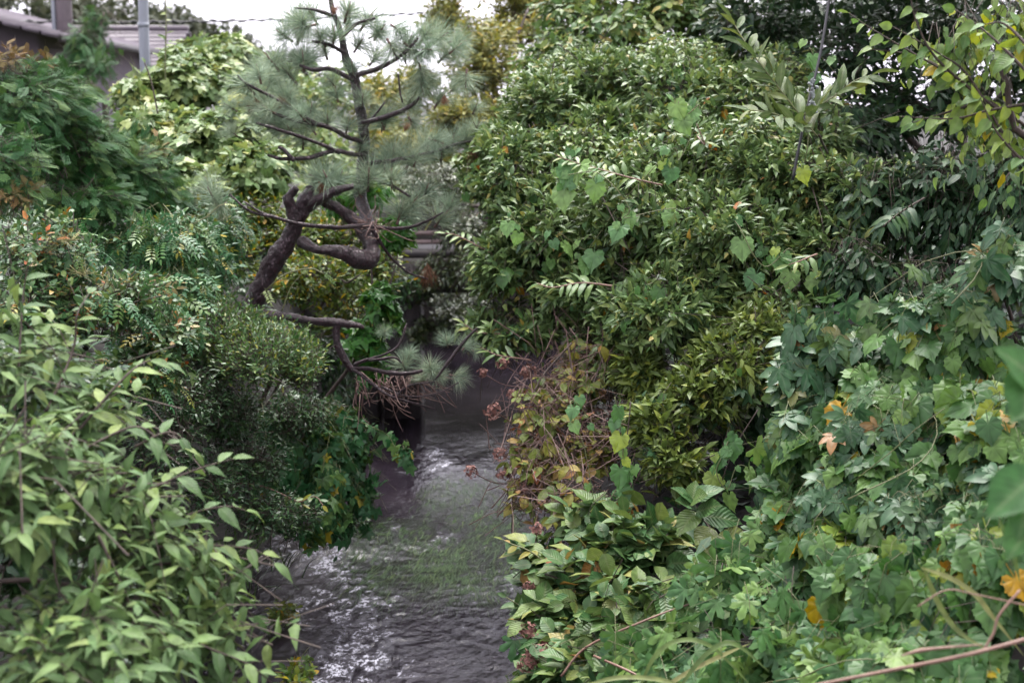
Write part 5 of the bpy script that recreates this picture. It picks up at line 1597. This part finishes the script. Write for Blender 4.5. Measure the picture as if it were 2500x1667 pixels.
# dark shrub in the shade
p = Plant('shade_shrub', 'dark shrub with drooping glossy leaves deep in the shade at the right', 'shrub', rootpt(3.3, 8.9))
B = [(2120, 480, 9.2, 150, 130, .6), (2300, 500, 9, 180, 200, .6), (2450, 520, 8.6, 150, 200, .5), (2080, 640, 8.8, 130, 90, .5), (2250, 700, 8.6, 170, 100, .5)]
p.grow(B, 'ellip', 'shade', 900, 7, (0.07, 0.12), (0.25, 0.45), 'alt', 370, up=0.1, droop=0.35, nout=0.7, gap=0.3, n_obj=220, depth=0.4)
p.shoot(A_((2260, 480, 8.4), (2210, 510, 8.3), (2170, 540, 8.2), (2150, 560, 8.2)), 'acum', 'shade', 0.02, (0.13, 0.18), 0.006, 0.004, 'twig_brown', 5, 'alt', .35, 1.0, start=0.3)
p.shoot(A_((2520, 370, 7.6), (2470, 420, 7.6), (2430, 470, 7.6)), 'acum', 'shade', 0.05, (0.12, 0.17), 0.005, 0.003, 'twig_brown', 6, start=0.3)
for k in range(4):
    p.stem([p.base + rng.normal(0, .2, 3) * [1, 1, 0], at(2150 + 90 * k, 700, 8.9), at(2120 + 100 * k, 450, 9)], 0.015, 0.008, wob=.15)
p.done()

# ------------------------------------------------------------------ right bank: vines on the slope
def vine(label, B, base, kind, mat, nt_, size, seed, per=4, n_obj=280, name='grape_vine', cat='vine', **k):
    p = Plant(name, label, cat, base)
    size = (size[0] * 1.25, size[1] * 1.3)
    nt_ = int(nt_ * 0.72)
    a = dict(up=0.2, droop=0.32, spread=0.9, nup=0.25, nout=1.0, nrand=0.33, nfix=(-.22, -.58, .62), rough=0.55, gap=0.42, gapf=4.0, depth=0.2, tw_r=0.002)
    a.update(k)
    p.grow(B, kind, mat, nt_, per, size, (0.2, 0.4), 'alt', seed, n_obj=n_obj, **a)
    if n_obj:
        rv = np.random.default_rng(seed + 5)
        bl = B if isinstance(B, Blobs) else Blobs(B)
        Q, D = bl.sample(160, rv, 0, 2, 0.05, 0.6)
        for k in range(1):
            dd = np.linalg.norm(Q - Q[k], axis=1)
            j = np.argsort(np.abs(dd - 0.35))[:1]
            l = np.argsort(np.abs(dd - 0.8))[:1]
            p.stem([Q[k] + D[k] * .03, Q[j[0]] + D[j[0]] * .05, Q[l[0]] + D[l[0]] * .03], .0032, .0018, 'twig_red' if k % 3 else 'twig_green', wob=.12)
    return p


SL1 = [(2090, 860, 7.2, 170, 90, .4), (2310, 800, 6.7, 190, 150, .45), (2250, 970, 6.6, 220, 120, .4)]
SL2 = [(2000, 1060, 6.9, 140, 130, .4), (2210, 1150, 6.3, 220, 140, .4), (2420, 1050, 6.0, 140, 150, .4), (1930, 1240, 6.8, 130, 110, .35)]
SL3 = [(2200, 1400, 5.6, 230, 140, .4), (2400, 1350, 5.4, 150, 170, .4), (2300, 1590, 5.2, 230, 120, .4), (2050, 1330, 6.1, 150, 110, .35)]
SL4 = [(1900, 1500, 5.9, 170, 120, .35), (2080, 1600, 5.5, 190, 90, .35), (1750, 1400, 6.4, 150, 90, .35), (1740, 1600, 5.9, 180, 80, .35), (1560, 1640, 6.2, 120, 50, .3)]
vine('tooth-edged grape vine over the top of the right-hand slope, below the dark shrub', SL1, rootpt(2.2, 7.2), 'grape', 'grape', 300, (0.08, 0.14), 400).done('twig_green')
vine('tooth-edged grape vine halfway down the right-hand slope', SL2, rootpt(1.7, 6.9), 'grape', 'grape', 330, (0.075, 0.13), 401).done('twig_green')
vine('large-leaved grape vine at the lower right beside the fallen reed', SL3, rootpt(1.6, 5.8), 'grape', 'grape', 330, (0.08, 0.13), 402).done('twig_green')
vine('pale five-leaflet creeper along the crest of the right-hand slope', [(1990, 830, 7.0, 120, 55, .25), (2150, 830, 6.9, 120, 60, .25), (1960, 920, 7.0, 80, 80, .25), (2330, 740, 6.5, 120, 60, .3), (2430, 640, 6.6, 90, 80, .3), (1930, 1040, 6.8, 60, 90, .2)], rootpt(1.9, 7.1), 'five', 'creeper', 210, (0.08, 0.12), 403, n_obj=250, name='creeper', cat='creeper', nrand=.45).done('twig_green')
vine('five-leaflet creeper mixed among grape leaves low on the right-hand slope', [(2250, 1230, 6.0, 200, 110, .3), (2420, 1200, 5.7, 110, 130, .3), (2050, 1200, 6.3, 110, 100, .3), (2150, 1040, 6.4, 170, 80, .3)], rootpt(1.6, 6.3), 'five', 'creeper', 200, (0.07, 0.11), 404, n_obj=250, name='creeper', cat='creeper', nrand=.45).done('twig_green')
vine('light green deeply lobed hop vine across the bottom of the right bank', SL4, rootpt(1.1, 5.9), 'hop', 'hop', 240, (0.065, 0.11), 405, n_obj=290, name='hop_vine').done('twig_green')
vine('light green lobed hop vine hanging below the yellowish shrub', [(1880, 1280, 6.7, 90, 90, .25), (1950, 1400, 6.3, 100, 100, .3), (1920, 1140, 6.9, 50, 60, .2), (1400, 1600, 6.9, 100, 60, .2), (1290, 1640, 7.2, 60, 30, .15)], rootpt(1.3, 6.6), 'hop', 'hop', 120, (0.06, 0.09), 406, n_obj=200, name='hop_vine').done('twig_green')
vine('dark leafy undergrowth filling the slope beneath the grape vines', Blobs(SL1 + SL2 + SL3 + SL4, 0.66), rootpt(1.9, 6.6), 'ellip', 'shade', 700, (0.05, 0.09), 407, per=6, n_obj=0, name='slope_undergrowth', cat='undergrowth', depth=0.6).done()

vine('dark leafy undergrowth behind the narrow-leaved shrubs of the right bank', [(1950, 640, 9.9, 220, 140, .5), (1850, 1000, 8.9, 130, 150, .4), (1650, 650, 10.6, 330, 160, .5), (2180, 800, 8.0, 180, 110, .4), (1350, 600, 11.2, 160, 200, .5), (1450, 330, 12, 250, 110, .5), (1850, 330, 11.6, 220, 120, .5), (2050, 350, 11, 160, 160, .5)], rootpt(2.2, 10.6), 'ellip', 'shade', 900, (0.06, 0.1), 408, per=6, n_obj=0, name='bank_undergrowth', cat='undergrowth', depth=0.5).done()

# heart-leaved vine with single large leaves hanging over the big shrubs
p = Plant('heart_leaf_vine', 'vine of large separate heart-shaped leaves hanging over the narrow-leaved shrubs', 'vine', rootpt(1.6, 8.2))
LV = [(1390, 430, 60, 0), (1415, 425, 62, 0), (1375, 485, 58, 0), (1455, 470, 55, 0), (1515, 575, 62, 0), (1535, 545, 48, 0), (1640, 540, 52, 0), (1770, 560, 48, 0), (1812, 610, 55, 0), (1845, 690, 55, 0), (1690, 722, 62, 0), (1720, 735, 50, 0), (1700, 790, 66, 0), (1745, 815, 55, 0),
      (1785, 795, 55, 0), (1705, 850, 62, 0), (1750, 930, 62, 0), (1800, 840, 40, 0), (1510, 1020, 60, 0), (1515, 1085, 55, 0), (1515, 1165, 55, 0), (1522, 1210, 52, 0), (1650, 275, 55, 0), (1665, 310, 45, 0), (1690, 290, 50, 0), (1240, 560, 38, 0), (1265, 585, 34, 0), (1640, 430, 45, 0),
      (1620, 410, 36, 0), (1905, 650, 50, 0), (1930, 690, 62, 0), (1985, 700, 52, 0), (1580, 730, 48, 0), (1570, 750, 40, 0), (1450, 1290, 60, 0), (1400, 1010, 40, 0), (1380, 470, 48, 0), (1960, 760, 60, 0), (2020, 780, 48, 0), (1450, 640, 60, 0), (1380, 620, 62, 0), (1430, 660, 55, 0), (1960, 430, 40, 0), (1985, 150, 34, 0), (1990, 200, 40, 0), (2030, 700, 45, 0), (1790, 1100, 55, 0), (1740, 1180, 50, 0), (1830, 1170, 55, 0), (1780, 1230, 55, 0), (1760, 1130, 40, 0), (1540, 1180, 45, 0)]
rr = np.random.default_rng(9)
Pn, An, Nn, Sn = [], [], [], []
for (px, py, s_, _) in LV:
    d = (8.75 if py > 600 else 9.0) if px > 1450 else (9.3 if py < 900 else 8.3)
    if py > 980:
        d = 7.9
    if px > 1900 and py < 500:
        d = 8.6
    q = at(px, py - s_ * .35, d)
    Pn.append(q)
    An.append(np.array([rr.normal(0, .3), -.35, -1.0]) + rr.normal(0, .15, 3))
    Nn.append(nrm(EYE - q) * .7 + UP * .7 + rr.normal(0, .42, 3))
    Sn.append(s_ * rr.uniform(.8, 1.15) * d / FPX)
ends = [a - nrm(b) * c * .5 for a, b, c in zip(Pn, An, Sn)]
left = set(range(len(ends)))
while left:                       # string the leaves on twining runners
    run = [left.pop()]
    while left:
        j = min(left, key=lambda q: np.linalg.norm(ends[q] - ends[run[-1]]))
        if np.linalg.norm(ends[j] - ends[run[-1]]) > 0.75 or len(run) > 7:
            break
        left.discard(j)
        run.append(j)
    c = [ends[j] for j in run]
    c.append(c[-1] + np.array([rr.normal(.2, .15), .25, -.3]))
    p.stem(c, .0034, .0022, 'twig_green', 'runner', n=5, seg=7, wob=.1)
    Q = spline(c, 4)
    for q in Q[1::2]:
        Pn.append(q + rr.normal(0, .03, 3))
        An.append(np.array([rr.normal(0, .6), -.3, -.7]))
        Nn.append(nrm(EYE - q) * .6 + UP * .8 + rr.normal(0, .5, 3))
        Sn.append(rr.uniform(.035, .085))
p.leaves(Frames(Pn, An, Nn, np.array(Sn)), 'grape', 'heart', 290, rr)
for pts in [((1460, 460, 9.35), (1500, 540, 9.1), (1540, 620, 9.1)), ((1690, 700, 8.9), (1710, 800, 8.8), (1730, 920, 8.7), (1750, 1000, 8.6)), ((1540, 980, 7.95), (1530, 1100, 7.95), (1535, 1260, 7.95)), ((1800, 600, 8.9), (1850, 680, 8.9), (1960, 760, 8.9)), ((1850, 1000, 8), (1790, 1100, 8), (1740, 1240, 8))]:
    p.stem(A_(*pts), 0.004, 0.003, 'twig_brown')
p.done()

# ------------------------------------------------------------------ hydrangeas
def flower_head(root, base, px, py, d, rad, seed, pale=False, lacy=False):
    rr = np.random.default_rng(seed)
    c = at(px, py, d)
    R = rad * d / FPX
    g_ = Geo()
    for k in range(46):
        u = nrm(rr.normal(size=3) + np.array([0, -.3, .2]))
        q = c + u * R * (rr.uniform(.7, 1.05)) * np.array([1, 1, .5 if lacy else .9])
        n_ = nrm(u + rr.normal(0, .3, 3))
        a = nrm(np.cross(n_, rr.normal(size=3)))
        b = np.cross(n_, a)
        s_ = R * rr.uniform(.22, .36)
        V = [q]
        for j in range(8):
            th = j * math.pi / 4
            w_ = s_ * (1.0 if j % 2 == 0 else .55)
            V.append(q + (a * math.cos(th) + b * math.sin(th)) * w_ + n_ * s_ * .25)
        g_.add(V, [(0, 1 + j, 1 + (j + 1) % 8) for j in range(8)])
        if k % 3 == 0:
            g_.tube([c - [0, 0, R * .8], c, q], [.002, .0015, .001], 3)
    return g_.build('flower_head', M['dry_pale' if pale else 'dry_flower'], root, base, False)


p = Plant('hydrangea', 'yellowing hydrangea with brown dried flower heads and bare red twigs overhanging the stream', 'shrub', rootpt(0.75, 8.9))
BY = [(1330, 980, 8.9, 130, 100, .5), (1420, 900, 9.2, 130, 90, .5), (1330, 1110, 8.6, 120, 90, .45), (1290, 1190, 8.4, 90, 70, .3), (1440, 1060, 8.8, 110, 110, .5), (1400, 1230, 8.2, 130, 80, .4)]
p.grow(BY, 'hyd', 'hydrangea_y', 330, 4, (0.065, 0.105), (0.25, 0.5), 'opp', 500, up=0.3, droop=0.25, gap=0.3, n_obj=290, depth=0.3, tw_r=0.0035)
rr = np.random.default_rng(4)
n = 680   # bare red-brown twig tangle
E, D = Blobs(BY).sample(n, rr, 0, 2, .35)
d_ = nrm(D * .6 + rr.normal(0, .7, (n, 3)) + np.array([-.25, -.2, .0]))
L_ = rr.uniform(.15, .5, n)[:, None]
p.add_twigs(E - d_ * L_, E - d_ * L_ * .5 + rr.normal(0, .03, (n, 3)), E + rr.normal(0, .02, (n, 3)), rr.uniform(.002, .0042, n))
for i, (px, py, rad, d) in enumerate([(1150, 1150, 17, 8.6), (1228, 1158, 17, 8.5), (1203, 1003, 22, 8.8), (1177, 910, 13, 9.0), (1225, 888, 16, 9.1), (1290, 910, 22, 9.1), (1250, 962, 14, 9), (1298, 1048, 18, 8.7), (1222, 1108, 18, 8.6), (1290, 1195, 24, 8.4), (1340, 1000, 16, 8.9), (1430, 860, 18, 9.2), (1280, 1080, 14, 8.7)]):
    flower_head(p.root, p.base, px, py, d, rad, i)
    e = at(px, py, d)
    p.stem([e + [.35, .3, -.15], e + [.15, .1, -.1], e], .0035, .003, 'twig_red')
for i, (px, py, rad, d) in enumerate([(1255, 1145, 13, 8.5), (1318, 1148, 14, 8.5)]):
    flower_head(p.root, p.base, px, py, d, rad, 30 + i, True)
for k in range(5):
    p.stem([p.base + rr.normal(0, .15, 3) * [1, 1, 0], at(1420, 1150, 8.9) + rr.normal(0, .15, 3), at(1260 + 45 * k, 920 + 40 * k, 8.9)], .009, .004, 'twig_red', wob=.1)
for pts in [((1400, 830, 9), (1310, 950, 8.8), (1290, 1060, 8.7)), ((1390, 830, 9), (1420, 960, 8.8), (1440, 1060, 8.7)), ((1470, 760, 9.2), (1480, 900, 9), (1500, 1100, 8.8)), ((1500, 800, 9.1), (1420, 1010, 8.7), (1340, 1080, 8.6)), ((1560, 860, 9), (1550, 1000, 8.8), (1545, 1250, 8.6))]:
    p.stem(A_(*pts), .007, .004, 'twig_brown', wob=.08)
p.done('twig_red')

p = Plant('hydrangea', 'green hydrangea with broad ribbed leaves low on the right bank at the water edge', 'shrub', rootpt(0.85, 7.3))
BZ = [(1450, 1380, 7.5, 160, 90, .45), (1355, 1480, 7.4, 110, 90, .35), (1560, 1310, 7.6, 150, 90, .4), (1430, 1560, 7.0, 150, 90, .4), (1570, 1480, 6.9, 160, 100, .4), (1480, 1250, 7.9, 140, 70, .35), (1315, 1340, 7.9, 70, 60, .25), (1350, 1620, 7.0, 100, 60, .3), (1520, 1620, 6.6, 130, 60, .3)]
p.grow(BZ, 'hyd', 'hydrangea', 330, 5, (0.11, 0.18), (0.2, 0.4), 'opp', 510, up=0.6, droop=0.15, nup=.9, nout=.6, gap=0.24, n_obj=290, depth=0.28, tw_r=0.003)
for i, (px, py, rad, lacy) in enumerate([(1310, 1290, 18, 0), (1290, 1430, 16, 0), (1290, 1540, 22, 0), (1320, 1590, 34, 1), (1290, 1620, 26, 0)]):
    flower_head(p.root, p.base, px, py, 7.4 if py < 1500 else 6.9, rad, 50 + i, False, lacy)
p.shoot(A_((1350, 1390, 7.7), (1300, 1350, 7.7), (1250, 1330, 7.7), (1230, 1320, 7.7)), 'ellip', 'hydrangea_y', .035, (.07, .1), .005, .003, 'twig_green', 520, 'alt', .2, start=.1)
p.shoot(A_((1360, 1520, 7.4), (1300, 1500, 7.4), (1250, 1470, 7.4), (1235, 1460, 7.4)), 'ellip', 'hydrangea', .035, (.07, .1), .005, .003, 'twig_green', 521, 'alt', .2, start=.1)
for k in range(5):
    p.stem([p.base + rr.normal(0, .1, 3) * [1, 1, 0], at(1480, 1500, 7.3) + rr.normal(0, .1, 3), at(1330 + 60 * k, 1400 + 25 * k, 7.4)], .01, .005, 'twig_brown')
p.done()

p = Plant('hydrangea', 'upright hydrangea stem with big drooping ribbed leaves in the middle of the right bank', 'shrub', rootpt(1.5, 7.2))
p.stem(A_((1830, 1500, 7.2), (1770, 1350, 7.2), (1710, 1255, 7.2), (1680, 1215, 7.2)), .01, .006, 'twig_brown')
rr = np.random.default_rng(12)
Pn, An, Nn, Sn = [], [], [], []
for (px, py, tx, ty, dd) in [(1690, 1225, 1770, 1170, 0), (1690, 1225, 1640, 1175, 0), (1690, 1225, 1700, 1160, .1), (1700, 1240, 1640, 1215, -.05), (1715, 1260, 1830, 1265, 0), (1700, 1250, 1650, 1300, -.1), (1740, 1300, 1720, 1400, -.1), (1750, 1310, 1850, 1330, -.1), (1740, 1290, 1690, 1330, -.1), (1690, 1225, 1720, 1195, -.1), (1790, 1390, 1770, 1450, -.15), (1770, 1370, 1850, 1390, -.1), (1700, 1250, 1770, 1225, -.1)]:
    a, b = at(px, py, 7.15), at(tx, ty, 7.15 + dd - .05)
    Pn.append(a)
    An.append(b - a)
    Nn.append(UP * .8 + nrm(EYE - a) * .7 + rr.normal(0, .2, 3))
    Sn.append(np.linalg.norm(b - a) * 0.85)
p.leaves(Frames(Pn, An, Nn, Sn), 'hyd', 'hydrangea', 40, rr)
p.done()

# ------------------------------------------------------------------ reeds, canes and near leaves
def ribbon(name, label, rows, width, mat, cat, extra=()):
    P = spline(A_(*rows), 10)
    b = P[0]
    root = empty(name, b, label, cat)
    for j, Q in enumerate([P] + [spline(A_(*e), 10) for e in extra]):
        t = nrm(np.gradient(Q, axis=0))
        sd_ = nrm(np.cross(t, nrm(EYE - Q) * .8 + UP * .5))
        u = np.linspace(0, 1, len(Q))
        wd = (width * np.minimum(1, (1 - u) * 3 + .05) * np.minimum(1, .35 + u * 3))[:, None]
        mid = Q - nrm(np.cross(sd_, t)) * wd * .3
        V = np.empty((3 * len(Q), 3))
        V[0::3], V[1::3], V[2::3] = Q - sd_ * wd, mid, Q + sd_ * wd
        T = []
        for k in range(len(Q) - 1):
            a = 3 * k
            T += [(a, a + 1, a + 4), (a, a + 4, a + 3), (a + 1, a + 2, a + 5), (a + 1, a + 5, a + 4)]
        link('blade', mesh_from('blade', V - b, np.array(T)), root, M[mat])
    return root


ribbon('reed', 'bent pale reed blades arching over the hop vine at the bottom', [(1560, 1680, 5.3), (1600, 1600, 5.3), (1660, 1562, 5.3), (1740, 1580, 5.3), (1850, 1690, 5.3)], .009, 'grass', 'reed',
       [[(1430, 1670, 5.2), (1520, 1652, 5.2), (1620, 1660, 5.2), (1700, 1690, 5.2)], [(1600, 1690, 5.3), (1680, 1640, 5.3), (1760, 1600, 5.3), (1830, 1570, 5.3)], [(1650, 1690, 5.2), (1720, 1600, 5.2), (1790, 1570, 5.2), (1880, 1640, 5.2)]])
ribbon('reed', 'folded pale reed blade crossing the lower right grape leaves', [(2250, 1385, 4.6), (2320, 1410, 4.6), (2380, 1450, 4.6), (2420, 1500, 4.6), (2500, 1600, 4.6)], .009, 'grass', 'reed',
       [[(2255, 1385, 4.6), (2290, 1470, 4.6), (2340, 1540, 4.6), (2420, 1590, 4.6)], [(2440, 1270, 4.6), (2470, 1340, 4.6), (2490, 1420, 4.6)]])
c0 = at(2560, 1545, 4.2)
root = empty('bare_cane', (c0[0], c0[1], ground_at(c0[0], c0[1])), 'bare reddish-brown cane slanting across the bottom right corner', 'cane')
bs = np.array(root.location)
Geo().tube(spline(A_((1900, 1690, 4.4), (2150, 1640, 4.3), (2350, 1600, 4.2), (2560, 1545, 4.2)), 10), np.linspace(.005, .007, 31), 8).build('stem', M['cane'], root, bs)
Geo().tube(spline(A_((2400, 1588, 4.2), (2425, 1545, 4.2), (2440, 1500, 4.2), (2490, 1440, 4.2)), 8), .004, 6).build('side_shoot', M['cane'], root, bs)
Geo().tube(spline(A_((2520, 1480, 4.3), (2380, 1450, 4.3), (2310, 1440, 4.3), (2240, 1480, 4.3)), 8), .0025, 6).build('side_shoot', M['cane'], root, bs)
Geo().tube(spline(A_((2200, 1600, 4.2), (2260, 1585, 4.2), (2400, 1572, 4.2)), 8), np.concatenate([np.linspace(.002, .007, 8), np.linspace(.006, .002, 9)]), 6).build('side_shoot', M['cane'], root, bs)
p = Plant('thorny_cane', 'thin brown cane running through the hydrangea and hop leaves near the bottom', 'cane', rootpt(1.0, 6.5))
p.stem(A_((1370, 1650, 6.4), (1430, 1580, 6.4), (1560, 1520, 6.3), (1680, 1475, 6.3), (1770, 1460, 6.3)), .006, .004, 'cane')
p.stem(A_((1450, 1600, 6.2), (1520, 1630, 6.0), (1600, 1670, 5.9)), .006, .005, 'cane')
p.done()
p = Plant('broad_leaf_stalk', 'out-of-focus stalk with very large smooth leaves at the right edge', 'plant', rootpt(1.55, 3.4))
p.stem([p.base, at(2560, 1400, 3.4), at(2540, 1000, 3.3), at(2520, 820, 3.3)], .008, .005, 'twig_green')
Pn, An, Nn, Sn = [], [], [], []
for (a, b) in [((2535, 940), (2465, 860)), ((2520, 880), (2500, 1020)), ((2540, 960), (2480, 1010)), ((2540, 1150), (2425, 1250)), ((2530, 1160), (2490, 1290)), ((2545, 1250), (2470, 1340))]:
    P_, Q_ = at(*a, 3.3), at(*b, 3.25)
    Pn.append(P_)
    An.append(Q_ - P_)
    Nn.append(UP * .6 + nrm(EYE - P_) * .9)
    Sn.append(np.linalg.norm(Q_ - P_) * 1.15)
p.leaves(Frames(Pn, An, Nn, Sn), 'hyd', 'big', 10, rr)
p.done()
print('objects', len(bpy.data.objects), 'tris', sum(len(me.polygons) for me in bpy.data.meshes))
